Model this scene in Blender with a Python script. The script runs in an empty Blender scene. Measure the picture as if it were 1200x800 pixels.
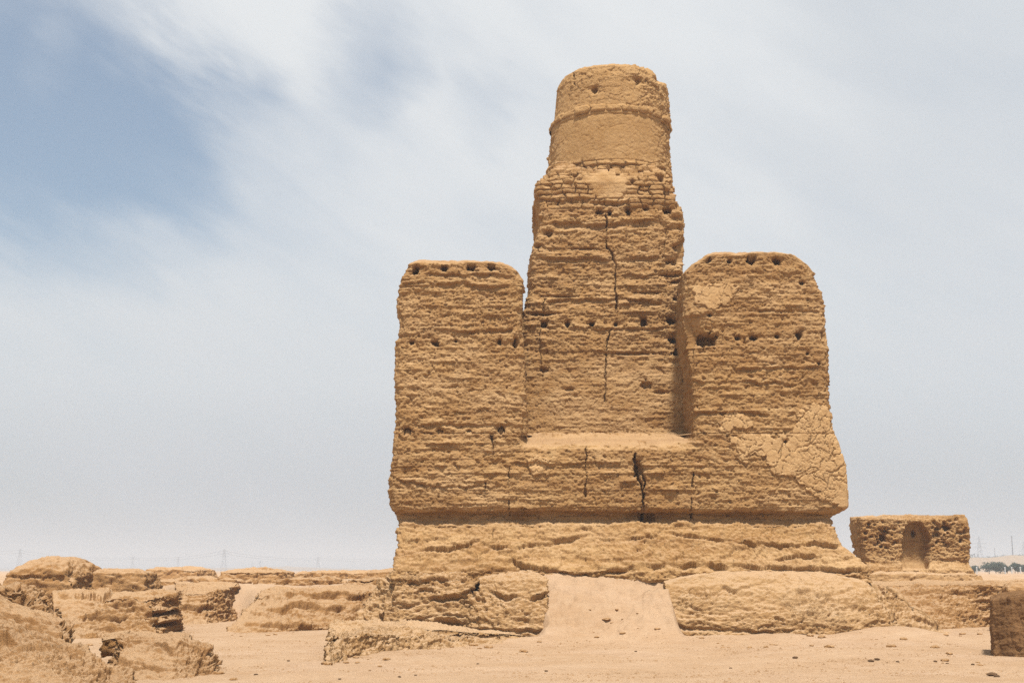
import bpy, math, random
import numpy as np
random.seed(7)
rng = np.random.default_rng(7)
F32 = np.float64
scene = bpy.context.scene
COL = scene.collection

# ------------------------------------------------------------------ camera
FPX = 1500.0; CAMZ = 1.6
TH = math.atan((668-400)/FPX)
CT, ST = math.cos(TH), math.sin(TH)
def at(px, py, Y):
    u = (np.asarray(px, float)-600)/FPX; v = (400-np.asarray(py, float))/FPX
    t = Y/(CT - v*ST)
    return u*t, CAMZ + t*(ST + v*CT)
def ax(px, py, Y): return float(at(px, py, Y)[0])
def az(py, Y): return float(at(600, py, Y)[1])
def ground(px, py, z=0.0):
    u = (px-600)/FPX; v = (400-py)/FPX
    t = (z-CAMZ)/(ST+v*CT)
    return (u*t, t*(CT-v*ST))
def proj(P):
    x, y, z = P[..., 0], P[..., 1], P[..., 2]-CAMZ
    d = y*CT + z*ST; d = np.maximum(d, .01)
    return 600+FPX*x/d, 400-FPX*(-y*ST + z*CT)/d
cd = bpy.data.cameras.new('camera'); cam = bpy.data.objects.new('camera', cd); COL.objects.link(cam)
cam.location = (0, 0, CAMZ); cam.rotation_euler = (math.pi/2+TH, 0, 0)
cd.sensor_width = 36; cd.sensor_fit = 'HORIZONTAL'; cd.lens = FPX/1200*36
cd.clip_start = .1; cd.clip_end = 30000
scene.camera = cam

# ------------------------------------------------------------------ noise
_prm = rng.permutation(256).astype(np.int32); _prm = np.concatenate([_prm, _prm, _prm])
_g = rng.normal(size=(256, 3)); _g /= np.linalg.norm(_g, axis=1)[:, None]
def perlin(x, y, z, seed=0):
    x = np.asarray(x, F32)+seed*17.13; y = np.asarray(y, F32)+seed*5.71; z = np.asarray(z, F32)+seed*9.37
    x, y, z = np.broadcast_arrays(x, y, z)
    xi = np.floor(x).astype(np.int64); yi = np.floor(y).astype(np.int64); zi = np.floor(z).astype(np.int64)
    xf, yf, zf = x-xi, y-yi, z-zi
    u = xf*xf*xf*(xf*(xf*6-15)+10); v = yf*yf*yf*(yf*(yf*6-15)+10); w = zf*zf*zf*(zf*(zf*6-15)+10)
    xi &= 255; yi &= 255; zi &= 255
    def gr(i, j, k):
        h = _prm[_prm[_prm[(xi+i) & 255]+((yi+j) & 255)]+((zi+k) & 255)]
        g = _g[h]
        return g[..., 0]*(xf-i)+g[..., 1]*(yf-j)+g[..., 2]*(zf-k)
    l = lambda a, b, t: a+(b-a)*t
    return 1.6*l(l(l(gr(0,0,0), gr(1,0,0), u), l(gr(0,1,0), gr(1,1,0), u), v),
             l(l(gr(0,0,1), gr(1,0,1), u), l(gr(0,1,1), gr(1,1,1), u), v), w)
def fbm(x, y, z, oct=3, seed=0, gain=.5):
    s = 0; a = 1; t = 0
    for o in range(oct):
        s = s + a*perlin(x*2**o, y*2**o, z*2**o, seed+o*3); t += a; a *= gain
    return s/t
def sst(a, b, x):
    t = np.clip((x-a)/(b-a), 0, 1); return t*t*(3-2*t)
def hsh(k, s=0):
    return np.abs(np.sin(k*127.1+s*311.7)*43758.5453) % 1.0
def worley(x, y, z, seed=0):
    """distance to nearest cell border (F2-F1) and id of the nearest cell"""
    xi = np.floor(x); yi = np.floor(y); zi = np.floor(z)
    f1 = np.full(np.shape(x), 9.0); f2 = f1.copy(); idc = np.zeros(np.shape(x))
    for i in (-1, 0, 1):
        for j in (-1, 0, 1):
            for k in (-1, 0, 1):
                a = xi+i; b = yi+j; c = zi+k
                n = a*157+b*113+c*71+seed*13
                dx = a+hsh(n, 1)-x; dy = b+hsh(n, 2)-y; dz = c+hsh(n, 3)-z
                d = dx*dx+dy*dy+dz*dz
                m = d < f1
                f2 = np.where(m, f1, np.minimum(f2, d)); idc = np.where(m, hsh(n, 5), idc); f1 = np.where(m, d, f1)
    return np.sqrt(f2)-np.sqrt(f1), idc

# ------------------------------------------------------------------ displacement recipes (world metres, outward +)
def strata(P, amp=.07, h=.21, seed=0, flake=.06, rough=.02, big=.10):
    x, y, z = P[..., 0], P[..., 1], P[..., 2]
    s = x+y*.6
    zz = z+.04*perlin(s*.3, z*.2, 0, seed)+.010*perlin(s*2.4, z*1.5, 0, seed+1)+.010*perlin(s*8, z*6, 0, seed+2)+.006*perlin(s*21, z*14, 0, seed+3)
    q = zz/h+.45*perlin(z*1.1, .3, 0, seed+4)
    k = np.floor(q); t = q-k
    A = np.clip(.36+.85*perlin(s*.9, k*7.31, 0, seed+5)+.5*perlin(s*3.3, k*3.17, 0, seed+6), 0, 1.15)*(.55+.7*hsh(k, seed))
    A = A*(.35+.8*sst(-.12, .10, perlin(s*1.7, k*4.7, z*.3, seed+71)+.3*perlin(s*6, k*2.9, 0, seed+72)))
    prof = sst(0, .09, t)*(.35*(1-t)+.65*(1-t)**3.5)
    reg = np.clip(.85+.9*perlin(s*.55, z*.8, 0, seed+61)+.5*perlin(s*2.2, z*2.6, 0, seed+62), .15, 1.6)
    d = amp*A*prof*reg
    q2 = zz/(h*.42)+.3*perlin(z*2.3, .7, 0, seed+14); k2 = np.floor(q2); t2 = q2-k2
    A2 = np.clip(.1+1.1*perlin(s*1.6, k2*5.31, 0, seed+15)+.6*perlin(s*6.3, k2*2.17, 0, seed+16), 0, 1)
    d = d+amp*.6*A2*sst(0, .15, t2)*(1-t2)**.8*np.clip(1.6-reg, .3, 1.2)
    n = .5+.5*fbm(x*1.7, y*1.7, z*4.4, 5, seed+8, .55)
    n = n*7; kf = np.floor(n); d = d+flake*((kf+sst(.80, 1, n-kf))/7-.5)*2.0
    n = (.5+.5*fbm(x*4.2, y*4.2, z*9, 3, seed+31))*5; kf = np.floor(n); d = d+flake*.95*((kf+sst(.75, 1, n-kf))/5-.5)
    d = d+rough*1.3*fbm(x*9, y*9, z*13, 3, seed+11)+rough*.8*perlin(x*21, y*21, z*26, seed+21)
    pit = perlin(x*7, y*7, z*10, seed+41); d = d-.045*sst(.42, .62, pit)
    d = d+big*fbm(x*.45, y*.45, z*.6, 2, seed+12)
    return d
def mud(P, amp=.06, seed=0, big=.12, cell=3.0):
    x, y, z = P[..., 0], P[..., 1], P[..., 2]
    wx = x+.22*perlin(x*2.3, y*2.3, z*2.3, seed+1)+.07*perlin(x*8, y*8, z*8, seed+21); wz = z+.16*perlin(x*2.3, y*2.3, z*2.3, seed+2)+.05*perlin(x*8, y*8, z*8, seed+22)
    e, i = worley(wx*cell, y*cell, wz*cell*1.9, seed)
    e2, i2 = worley(wx*cell*2.6, y*cell*2.6, wz*cell*4.2, seed+5)
    gate = sst(-.15, .35, perlin(x*.8, y*.8, z*1.4, seed+17)); gate2 = sst(-.2, .3, perlin(x*1.1, y*1.1, z*1.6, seed+18))
    d = amp*gate*(.35*sst(0, .07, e)+.8*i-.6)+amp*.55*gate2*(.5*sst(0, .12, e2)+.8*i2-.7)
    n = (.5+.5*fbm(x*2.6, y*2.6, z*6, 3, seed+3))*6; k = np.floor(n)
    d = d+amp*1.5*((k+sst(.7, 1, n-k))/6-.5)
    d = d+amp*.6*fbm(x*7, y*7, z*10, 3, seed+4)+amp*.25*perlin(x*20, y*20, z*24, seed+5)
    return d+big*fbm(x*.5, y*.5, z*.6, 3, seed+6)
def plaster_d(P, seed=0, cell=3.2):
    x, y, z = P[..., 0], P[..., 1], P[..., 2]
    wx = x+.12*perlin(x*3, y*3, z*3, seed+1)+.04*perlin(x*11, y*11, z*11, seed+5); wz = z+.12*perlin(x*3, y*3, z*3, seed+2)+.04*perlin(x*11, y*11, z*11, seed+6)
    e, i = worley(wx*cell, y*cell, wz*cell, seed)
    e2, i2 = worley(wx*cell*2.3, y*cell*2.3, wz*cell*2.3, seed+3)
    gate = sst(-.1, .35, perlin(x*1.1, y*1.1, z*1.1, seed+9))
    g1 = sst(-.5, -.1, perlin(x*1.7, y*1.7, z*1.7, seed+19))
    return -.04*g1*(1-sst(.015, .055, e))-.022*(1-sst(.01, .07, e2))*gate+.012*i+.016*fbm(x*5, y*5, z*5, 3, seed+4)+.005*perlin(x*24, y*24, z*24, seed+8)
def bricks(P, amp=.07, bw=.42, bh=.14, seed=0):
    x, y, z = P[..., 0], P[..., 1], P[..., 2]
    zz = z+.05*perlin(x*.9, z, 0, seed)+.022*perlin(x*5, z*5, 0, seed+3)
    r = np.floor(zz/bh); t = zz/bh-r
    xx = x+y*.3+.09*perlin(x*2, z*5, 0, seed+1)+.02*perlin(x*11, z*11, 0, seed+7)
    c = xx/(bw*(.8+.4*hsh(r, 9)))+hsh(r, 3); cc = np.floor(c); u = c-cc
    idc = hsh(r*17+cc*3.3, 4)
    edge = np.minimum(np.minimum(u, 1-u)*bw, np.minimum(t, 1-t)*bh*1.1)
    ch = sst(.1, .5, perlin(x*3.5, y*3.5, z*5, seed+8))
    return amp*(sst(.002, .028+.02*ch, edge)*(.5+.75*idc)*(1-.5*ch)-.7)-amp*1.1*(idc > .88)+.025*fbm(x*8, y*8, z*9, 3, seed+9)

def crust(P, amp=.16, seed=0, sc=.8, lv=4):
    x, y, z = P[..., 0], P[..., 1], P[..., 2]
    wx = x+.25*fbm(x*1.8, y*1.8, z*1.8, 3, seed+50); wz = z+.12*fbm(x*2, y*2, z*2, 3, seed+51)
    n = (.5+.55*fbm(wx*sc, y*sc, wz*sc*3.2, 2, seed))*lv; k = np.floor(n); f = n-k
    e, i = worley(wx*1.5, y*1.5, wz*3.5, seed+2)
    g = sst(0, .3, perlin(x*.7, y*.7, z*1.5, seed+6))
    return amp*((k+sst(.86, 1, f)-.35*f)/lv*2-.9)+amp*.45*g*(i-.5)-amp*.35*g*(1-sst(0, .05, e))
# pixel-space features: cracks, holes, plaster outlines traced on the wall they belong to
def poly_dist(px, py, pts):
    d = np.full(px.shape, 1e9)
    for (ax_, ay_), (bx_, by_) in zip(pts[:-1], pts[1:]):
        vx, vy = bx_-ax_, by_-ay_
        t = np.clip(((px-ax_)*vx+(py-ay_)*vy)/(vx*vx+vy*vy+1e-9), 0, 1)
        d = np.minimum(d, np.hypot(px-ax_-t*vx, py-ay_-t*vy))
    return d
def poly_sdf(px, py, pts):
    pts = list(pts); d = poly_dist(px, py, pts+[pts[0]])
    ins = np.zeros(px.shape, bool); n = len(pts)
    for i in range(n):
        x1, y1 = pts[i]; x2, y2 = pts[(i+1) % n]
        c = ((y1 > py) != (y2 > py)) & (px < (x2-x1)*(py-y1)/(y2-y1+1e-12)+x1)
        ins ^= c
    return np.where(ins, -d, d)
def hole(d, px, py, cx, cy, rx, ry, depth, seed=0):
    wob = 1+.42*perlin(px*.16, py*.16, 0, seed+int(cx))+.25*perlin(px*.5, py*.5, 0, seed+int(cx)+1)
    r = np.hypot((px-cx)/rx, (py-cy)/ry)*wob
    return d-depth*(1-sst(.7, 1.15, r))-.05*(1-sst(.9, 2.1, r))
def crack(d, px, py, pts, w=1.0, depth=.15, wob=1.6, seed=0):
    wx = px+1.3*wob*perlin(px*.08, py*.12, 0, 40+seed)+1.0*perlin(px*.35, py*.4, 0, 41+seed)
    wy = py+wob*perlin(px*.12, py*.08, 0, 42+seed)+.6*perlin(px*.5, py*.4, 0, 43+seed)
    dist = poly_dist(wx, wy, pts)
    ww = w*np.clip(.85+1.1*perlin(px*.07, py*.07, 0, 44+seed)+.4*perlin(px*.3, py*.3, 0, 45+seed), .25, 2)
    g = np.clip(.75+1.3*perlin(px*.04, py*.05, 0, 46+seed), .1, 1)
    return d-depth*g*(1-sst(ww*.45, ww*1.15, dist))
def lip(d, px, py, pts, depth=.2, above=.08, w=4, seed=0):
    """wavy overhanging edge: face above the line stands proud, a gash opens right below it and fades downward"""
    xs = np.array([p[0] for p in pts], float); ys = np.array([p[1] for p in pts], float)
    yl = np.interp(px, xs, ys)+2.6*perlin(px*.06, .5, 0, 50+seed)+1.3*perlin(px*.22, .5, 0, 51+seed)
    fade = sst(xs[0]-4, xs[0]+6, px)*(1-sst(xs[-1]-6, xs[-1]+4, px))*np.clip(.7+.8*perlin(px*.05, .2, 0, 52+seed), .1, 1.2)
    v = py-yl
    g = sst(-.6, .8, v)*(1-sst(w*.5, w*1.6, v))
    return d-depth*fade*g+above*fade*(1-sst(-.2, .8, v))*sst(-w*2.2, 0, v)

# ------------------------------------------------------------------ meshes
def link(name, me, mat, parent=None, loc=None):
    o = bpy.data.objects.new(name, me); COL.objects.link(o)
    if mat: me.materials.append(mat)
    if parent is not None:
        o.parent = parent
    return o
def mesh_np(name, V, Q, T=None, smooth=True):
    me = bpy.data.meshes.new(name)
    V = np.asarray(V, np.float32).reshape(-1, 3); Q = np.asarray(Q, np.int32).reshape(-1, 4)
    nt = 0 if T is None else len(T)
    me.vertices.add(len(V)); me.vertices.foreach_set('co', V.ravel())
    me.loops.add(len(Q)*4+nt*3)
    li = Q.ravel() if nt == 0 else np.concatenate([Q.ravel(), np.asarray(T, np.int32).ravel()])
    me.loops.foreach_set('vertex_index', li.astype(np.int32))
    me.polygons.add(len(Q)+nt)
    st = np.arange(len(Q))*4
    if nt: st = np.concatenate([st, len(Q)*4+np.arange(nt)*3])
    me.polygons.foreach_set('loop_start', st.astype(np.int32))
    me.polygons.foreach_set('use_smooth', np.full(len(Q)+nt, smooth))
    me.update(calc_edges=True); me.validate()
    return me
def compact(V, Q):
    used = np.unique(Q); rm = np.zeros(len(V), np.int64); rm[used] = np.arange(len(used))
    return V[used], rm[Q]
def normals(P, closed=True):
    if closed:
        du = np.roll(P, -1, 1)-np.roll(P, 1, 1)
    else:
        du = np.gradient(P, axis=1)
    dv = np.gradient(P, axis=0)
    n = np.cross(du, dv); l = np.linalg.norm(n, axis=2, keepdims=True)
    return n/np.maximum(l, 1e-9)
def smooth_u(A, k):
    for _ in range(k):
        A = (np.roll(A, 1, 1)+2*A+np.roll(A, -1, 1))/4
    return A
def rows_rect(z, xl, xr, yf, yb, r=.25, cf=.022, cs=.05, cb=.15):
    """grid (R,N,3) of rounded-rectangle loops, anticlockwise seen from above, starting front-left"""
    W = float(np.max(xr-xl)); D = float(np.max(yb-yf))
    nf = max(8, int(W/cf)); ns = max(6, int(D/cs)); nb = max(6, int(W/cb)); nc = max(4, int(r*1.6/cf))
    R = len(z); out = []
    def seg(x0, y0, x1, y1, n):
        t = np.linspace(0, 1, n, endpoint=False)[None, :]
        out.append(np.stack([x0[:, None]*(1-t)+x1[:, None]*t, y0[:, None]*(1-t)+y1[:, None]*t], 2))
    def arc(cx, cy, a0, n):
        a = np.radians(a0+np.linspace(0, 90, n, endpoint=False))[None, :]
        out.append(np.stack([cx[:, None]+r*np.cos(a), cy[:, None]+r*np.sin(a)], 2))
    seg(xl+r, yf, xr-r, yf, nf); arc(xr-r, yf+r, -90, nc)
    seg(xr, yf+r, xr, yb-r, ns); arc(xr-r, yb-r, 0, 4)
    seg(xr-r, yb, xl+r, yb, nb); arc(xl+r, yb-r, 90, 4)
    seg(xl, yb-r, xl, yf+r, ns); arc(xl+r, yf+r, 180, nc)
    XY = np.concatenate(out, 1)
    return np.concatenate([XY, np.broadcast_to(z[:, None, None], XY.shape[:2]+(1,))], 2)
def add_cap(P, m=14, crown=.1, ctr=None, power=1.4):
    top = P[-1]; c = top.mean(0) if ctr is None else np.array(ctr)
    s = 1-(1-np.linspace(0, 1, m+1)[1:])**1.0
    s = s**power; s = s*.985
    rings = []
    for k in s:
        q = top*(1-k)+c*k; q[:, 2] = (top[:, 2]*(1-k)+c[2]*k)+crown*(1-(1-k)**3); rings.append(q)
    return np.concatenate([P, np.array(rings)], 0)
def grid_faces(R, N, closed=True):
    i = np.arange(R-1)[:, None]*N; j = np.arange(N if closed else N-1)[None, :]
    j2 = (j+1) % N
    return np.stack([i+j, i+j2, i+N+j2, i+N+j], 2).reshape(-1, 4)
def finish(name, P, mat, parent=None, mask=None, mask_parts=None, origin=None):
    """grid -> mesh object with fan on the last ring; mask_parts = list of (name, bool grid, material)"""
    R, N = P.shape[:2]
    V = P.reshape(-1, 3); Q = grid_faces(R, N)
    if origin is not None: V = V-np.array(origin)
    objs = []
    if mask_parts:
        fm = np.zeros(len(Q), int)
        for n, (pn, mk, pm) in enumerate(mask_parts):
            mv = mk.reshape(-1)[Q].mean(1) > .5
            fm[mv & (fm == 0)] = n+1
        for n, (pn, mk, pm) in enumerate(mask_parts):
            g = (fm == n+1).reshape(R-1, N)
            if g.sum() < 20: continue
            rs, cs_ = np.where(g.any(1))[0], np.where(g.any(0))[0]
            sub = g[rs[0]:rs[-1]+1, cs_[0]:cs_[-1]+1]
            lab = np.where(sub, np.arange(1, sub.size+1).reshape(sub.shape), 0)
            while True:                       # flood each connected flake with one number
                p_ = np.pad(lab, 1); nb = np.max([p_[1:-1, 1:-1], p_[:-2, 1:-1], p_[2:, 1:-1], p_[1:-1, :-2], p_[1:-1, 2:]], axis=0)
                nb = np.where(sub, nb, 0)
                if (nb == lab).all(): break
                lab = nb
            full = np.zeros(g.shape, int); full[rs[0]:rs[-1]+1, cs_[0]:cs_[-1]+1] = lab
            full = full.reshape(-1)
            for l_, c_ in zip(*np.unique(full[full > 0], return_counts=True)):
                if c_ < 120: fm[full == l_] = 0; continue
                v2, q2 = compact(V, Q[full == l_])
                objs.append(link(pn, mesh_np(pn, v2, q2), pm, None))
        Q = Q[fm == 0]
    c = V[-N:].mean(0); V = np.vstack([V, c]); j = np.arange(N)
    T = np.stack([(R-1)*N+j, (R-1)*N+(j+1) % N, np.full(N, len(V)-1)], 1)
    o = link(name, mesh_np(name, V, Q, T), mat, None)
    if parent is not None:
        o.parent = parent
        for b in objs: b.parent = parent
    elif origin is not None:
        for b in objs: b.parent = o
    if origin is not None and parent is None:
        o.location = origin
    return o
def poly_rows(base, top, zb, zt, cell=.05, power=1.0, sm=6, bulge=0.0):
    """loft between two polygons with the same corner count; zb/zt per corner or scalar"""
    base = np.array(base, float); top = np.array(top, float); n = len(base)
    zb = np.broadcast_to(np.asarray(zb, float), (n,)); zt = np.broadcast_to(np.asarray(zt, float), (n,))
    cnt = []; B = []; T = []; ZB = []; ZT = []
    for i in range(n):
        j = (i+1) % n
        L = np.linalg.norm(base[j]-base[i]); front = (base[i][1]+base[j][1])/2 < base[:, 1].mean()+.3
        c = cell if front else cell*3
        m = max(4, int(L/c)); t = np.linspace(0, 1, m, endpoint=False)[:, None]
        B.append(base[i]*(1-t)+base[j]*t); T.append(top[i]*(1-t)+top[j]*t)
        ZB.append(zb[i]*(1-t[:, 0])+zb[j]*t[:, 0]); ZT.append(zt[i]*(1-t[:, 0])+zt[j]*t[:, 0])
    B = np.concatenate(B); T = np.concatenate(T); ZB = np.concatenate(ZB); ZT = np.concatenate(ZT)
    H = float(max(np.max(zt-zb), .2)); Lm = float(np.sqrt(np.median(np.linalg.norm(T-B, axis=1))**2+H**2)); R = max(8, int(Lm/cell*1.25)); v = np.linspace(0, 1, R)[:, None]
    w = v**power
    XY = B[None]*(1-w[..., None])+T[None]*w[..., None]
    Z = ZB[None]*(1-v)+ZT[None]*v
    P = np.concatenate([XY, Z[..., None]], 2)
    return smooth_u(P, sm)

# ------------------------------------------------------------------ tagging
def tag(o, label=None, cat=None, group=None, kind=None):
    if label: o['label'] = label
    if cat: o['category'] = cat
    if group: o['group'] = group
    if kind: o['kind'] = kind
    return o
def empty(name, loc, label, cat, group=None):
    o = bpy.data.objects.new(name, None); COL.objects.link(o); o.location = loc; o.empty_display_size = .3
    return tag(o, label, cat, group)

# ------------------------------------------------------------------ materials
def srgb(r, g, b):
    f = lambda c: (c/255/12.92 if c/255 <= .04045 else ((c/255+.055)/1.055)**2.4)
    return (f(r), f(g), f(b), 1)
ALB = .60   # sunlit picture values brought down to real base colours
def earth(name, cols, bands=.5, bump=1.0, grain=1.0, speck=0.0, streak=0.0, dust=0.0, vary=0.0):
    cols = [(c_[0]*ALB, c_[1]*ALB, c_[2]*ALB, 1) for c_ in cols]
    m = bpy.data.materials.new(name); m.use_nodes = True
    nt = m.node_tree; N = nt.nodes; L = nt.links; N.clear()
    out = N.new('ShaderNodeOutputMaterial'); bs = N.new('ShaderNodeBsdfPrincipled')
    bs.inputs['Roughness'].default_value = .95
    bs.inputs['Specular IOR Level'].default_value = .12
    L.new(bs.outputs[0], out.inputs[0])
    geo = N.new('ShaderNodeNewGeometry')
    def noise(scale, detail=4, rough=.55, vec=None, sc=None, dist=0):
        n = N.new('ShaderNodeTexNoise'); n.inputs['Scale'].default_value = scale
        n.inputs['Detail'].default_value = detail; n.inputs['Roughness'].default_value = rough
        n.inputs['Distortion'].default_value = dist
        if sc:
            mp = N.new('ShaderNodeMapping'); mp.inputs['Scale'].default_value = sc
            L.new(geo.outputs['Position'], mp.inputs[0]); L.new(mp.outputs[0], n.inputs['Vector'])
        else: L.new(geo.outputs['Position'], n.inputs['Vector'])
        return n.outputs['Fac']
    def ramp(fac, a, b):
        r = N.new('ShaderNodeMapRange'); r.inputs['From Min'].default_value = a; r.inputs['From Max'].default_value = b
        L.new(fac, r.inputs['Value']); return r.outputs[0]
    def mix(fac, a, b, typ='MIX'):
        x = N.new('ShaderNodeMix'); x.data_type = 'RGBA'; x.blend_type = typ
        if isinstance(fac, float): x.inputs['Factor'].default_value = fac
        else: L.new(fac, x.inputs['Factor'])
        for s, v in (('A', a), ('B', b)):
            sk = [i for i in x.inputs if i.name == s and i.type == 'RGBA'][0]
            if isinstance(v, tuple): sk.default_value = v
            else: L.new(v, sk)
        return [o for o in x.outputs if o.type == 'RGBA'][0]
    def mul(a, k):
        x = N.new('ShaderNodeMath'); x.operation = 'MULTIPLY'; L.new(a, x.inputs[0]); x.inputs[1].default_value = k; return x.outputs[0]
    c = mix(ramp(noise(.55, 4), .35, .65), cols[0], cols[1])
    c = mix(mul(ramp(noise(1.0, 5, .6, sc=(.35, .35, 5.5)), .38, .68), bands), c, cols[2])
    c = mix(mul(ramp(noise(3.2, 5, .65), .45, .75), .55), c, cols[3])
    if vary:
        pale = (min(cols[0][0]*1.16, 1), min(cols[0][1]*1.24, 1), min(cols[0][2]*1.42, 1), 1); umb = (cols[2][0]*.86, cols[2][1]*.84, cols[2][2]*.86, 1)
        c = mix(mul(ramp(noise(.8, 5, .62, sc=(.55, .55, 1.3), dist=.6), .50, .68), vary), c, pale)
        c = mix(mul(ramp(noise(.9, 6, .66, sc=(.5, .5, 2.6), dist=.4), .53, .70), vary*.8), c, umb)
        c = mix(mul(ramp(noise(2.6, 5, .7, sc=(1, 1, 9)), .52, .66), vary*.6), c, umb)
    if streak:
        c = mix(mul(ramp(noise(1.0, 5, .6, sc=(6, 6, .35)), .45, .7), streak), c, (cols[2][0]*.55, cols[2][1]*.5, cols[2][2]*.45, 1))
    if dust:
        sp = N.new('ShaderNodeSeparateXYZ'); L.new(geo.outputs['Normal'], sp.inputs[0])
        ad = N.new('ShaderNodeMath'); ad.operation = 'ADD'; L.new(sp.outputs['Z'], ad.inputs[0]); L.new(mul(noise(4, 4, .6), .5), ad.inputs[1])
        c = mix(mul(ramp(ad.outputs[0], .80, 1.15), dust), c, tuple(q*ALB for q in srgb(224, 188, 148)[:3])+(1,))
    g = noise(46, 3, .7)
    c = mix(mul(ramp(g, .62, .30), .20*grain), c, (cols[2][0]*.5, cols[2][1]*.47, cols[2][2]*.42, 1))
    if speck:
        c = mix(mul(ramp(noise(19, 2, .5), .68, .73), speck), c, (.12, .09, .06, 1))
    L.new(c, bs.inputs['Base Color'])
    b1 = N.new('ShaderNodeBump'); b1.inputs['Distance'].default_value = .03*bump; b1.inputs['Strength'].default_value = .8
    L.new(noise(11, 7, .75), b1.inputs['Height'])
    b2 = N.new('ShaderNodeBump'); b2.inputs['Distance'].default_value = .012*bump; b2.inputs['Strength'].default_value = .9
    L.new(noise(48, 4, .7), b2.inputs['Height']); L.new(b1.outputs[0], b2.inputs['Normal'])
    L.new(b2.outputs[0], bs.inputs['Normal'])
    return m
def plain(name, col, rough=.7, metal=0):
    m = bpy.data.materials.new(name); m.use_nodes = True
    nt = m.node_tree; b = nt.nodes['Principled BSDF']
    n = nt.nodes.new('ShaderNodeTexNoise'); n.inputs['Scale'].default_value = 3
    mx = nt.nodes.new('ShaderNodeMix'); mx.data_type = 'RGBA'
    nt.links.new(n.outputs['Fac'], mx.inputs['Factor'])
    ia = [i for i in mx.inputs if i.type == 'RGBA']
    ia[0].default_value = (col[0]*.75, col[1]*.75, col[2]*.75, 1); ia[1].default_value = (min(col[0]*1.2, 1), min(col[1]*1.2, 1), min(col[2]*1.2, 1), 1)
    nt.links.new([o for o in mx.outputs if o.type == 'RGBA'][0], b.inputs['Base Color'])
    b.inputs['Roughness'].default_value = rough; b.inputs['Metallic'].default_value = metal
    return m
M_WALL = earth('rammed_earth', [srgb(216, 174, 120), srgb(200, 156, 101), srgb(164, 118, 68), srgb(228, 192, 140)], .75, 1.5, 1.5, dust=.45, vary=.75)
M_PLAS = earth('mud_plaster', [srgb(223, 183, 131), srgb(214, 172, 119), srgb(198, 154, 102), srgb(228, 191, 142)], .2, .9, .8)
M_DRUM = earth('drum_plaster', [srgb(212, 170, 116), srgb(198, 156, 102), srgb(176, 132, 80), srgb(222, 184, 132)], .25, 1.4, 1.3, vary=.35)
M_PLIN = earth('crusted_earth', [srgb(214, 174, 124), srgb(202, 158, 106), srgb(184, 138, 84), srgb(224, 188, 142)], .4, 1.8, 1.3, dust=.9, vary=.6)
M_MOUN = earth('mound_earth', [srgb(206, 160, 108), srgb(192, 144, 90), srgb(166, 118, 66), srgb(218, 176, 126)], .7, 2.0, 1.5, dust=.7)
M_RUBB = earth('rubble_earth', [srgb(208, 162, 112), srgb(192, 144, 94), srgb(160, 114, 66), srgb(218, 176, 128)], .6, 2.0, 1.5, dust=.65)
M_DARK = earth('dark_brown_earth', [srgb(172, 130, 88), srgb(152, 112, 72), srgb(128, 92, 58), srgb(184, 142, 98)], .2, 2.0, 1.3, streak=.7)  # darker brown than the other earths all over, with vertical wash streaks
M_SAND = earth('sand', [srgb(214, 180, 145), srgb(203, 167, 130), srgb(191, 153, 115), srgb(221, 191, 158)], .0, 1.5, 1.2, speck=.3, vary=.32)
M_CLOD = earth('clod_earth', [srgb(120, 92, 66), srgb(104, 80, 58), srgb(90, 70, 52), srgb(140, 110, 80)], .0, 1, 1)

# ================================================================== MONUMENT
YF = 33.0
def curve(pts, Y):
    z = [az(p[1], Y) for p in pts]; x = [ax(p[0], p[1], Y) for p in pts]
    o = np.argsort(z); z = np.array(z)[o]; x = np.array(x)[o]
    return lambda q: np.interp(q, z, x)
Z_T = az(507, YF)                 # top of the lower body
Z_B = 1.30
zpy = lambda py, Y=YF: az(py, Y)
stupa = empty('ruined_stupa', (ax(715, 600, YF), 36.5, Z_B), 'tall eroded ochre mud-brick temple ruin with a round drum on its central tower', 'ruin')
ORG = np.array(stupa.location)
FEAT_MID = [(617, 470), (617, 503), (812, 503), (812, 470)]

PLASTER = [
    [(808, 338), (822, 333), (845, 331), (862, 335), (859, 345), (852, 358), (838, 362), (826, 357), (813, 352)],
    [(856, 512), (880, 508), (905, 512), (930, 508), (935, 480), (955, 472), (975, 478), (1000, 500), (1000, 600), (978, 592), (960, 585), (945, 572), (932, 562), (915, 556), (900, 548), (885, 535), (872, 541), (860, 530)],
    [(842, 490), (862, 482), (877, 488), (882, 500), (862, 500), (852, 512), (843, 502)],
    [(617, 538), (630, 533), (646, 542), (645, 555), (635, 561), (622, 556)],
    [(478, 531), (488, 532), (486, 544), (477, 541)],
]
def plaster_mask(px, py, front):
    m = np.full(px.shape, 1e9)
    wx = px+4.5*perlin(px*.06, py*.06, 0, 60)+3.2*perlin(px*.17, py*.17, 0, 61)+1.5*perlin(px*.45, py*.45, 0, 64); wy = py+4.5*perlin(px*.06, py*.06, 0, 62)+3.2*perlin(px*.17, py*.17, 0, 63)+1.5*perlin(px*.45, py*.45, 0, 65)
    idx = np.zeros(px.shape, int)
    for n, p in enumerate(PLASTER):
        q = poly_sdf(wx, wy, p); idx = np.where(q < m, n, idx); m = np.minimum(m, q)
    m = m+8*np.clip(perlin(px*.09, py*.11, 0, 66)-.12, 0, 1)*1.6
    return np.where((m < 0) & front, idx+1, 0), m
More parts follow.
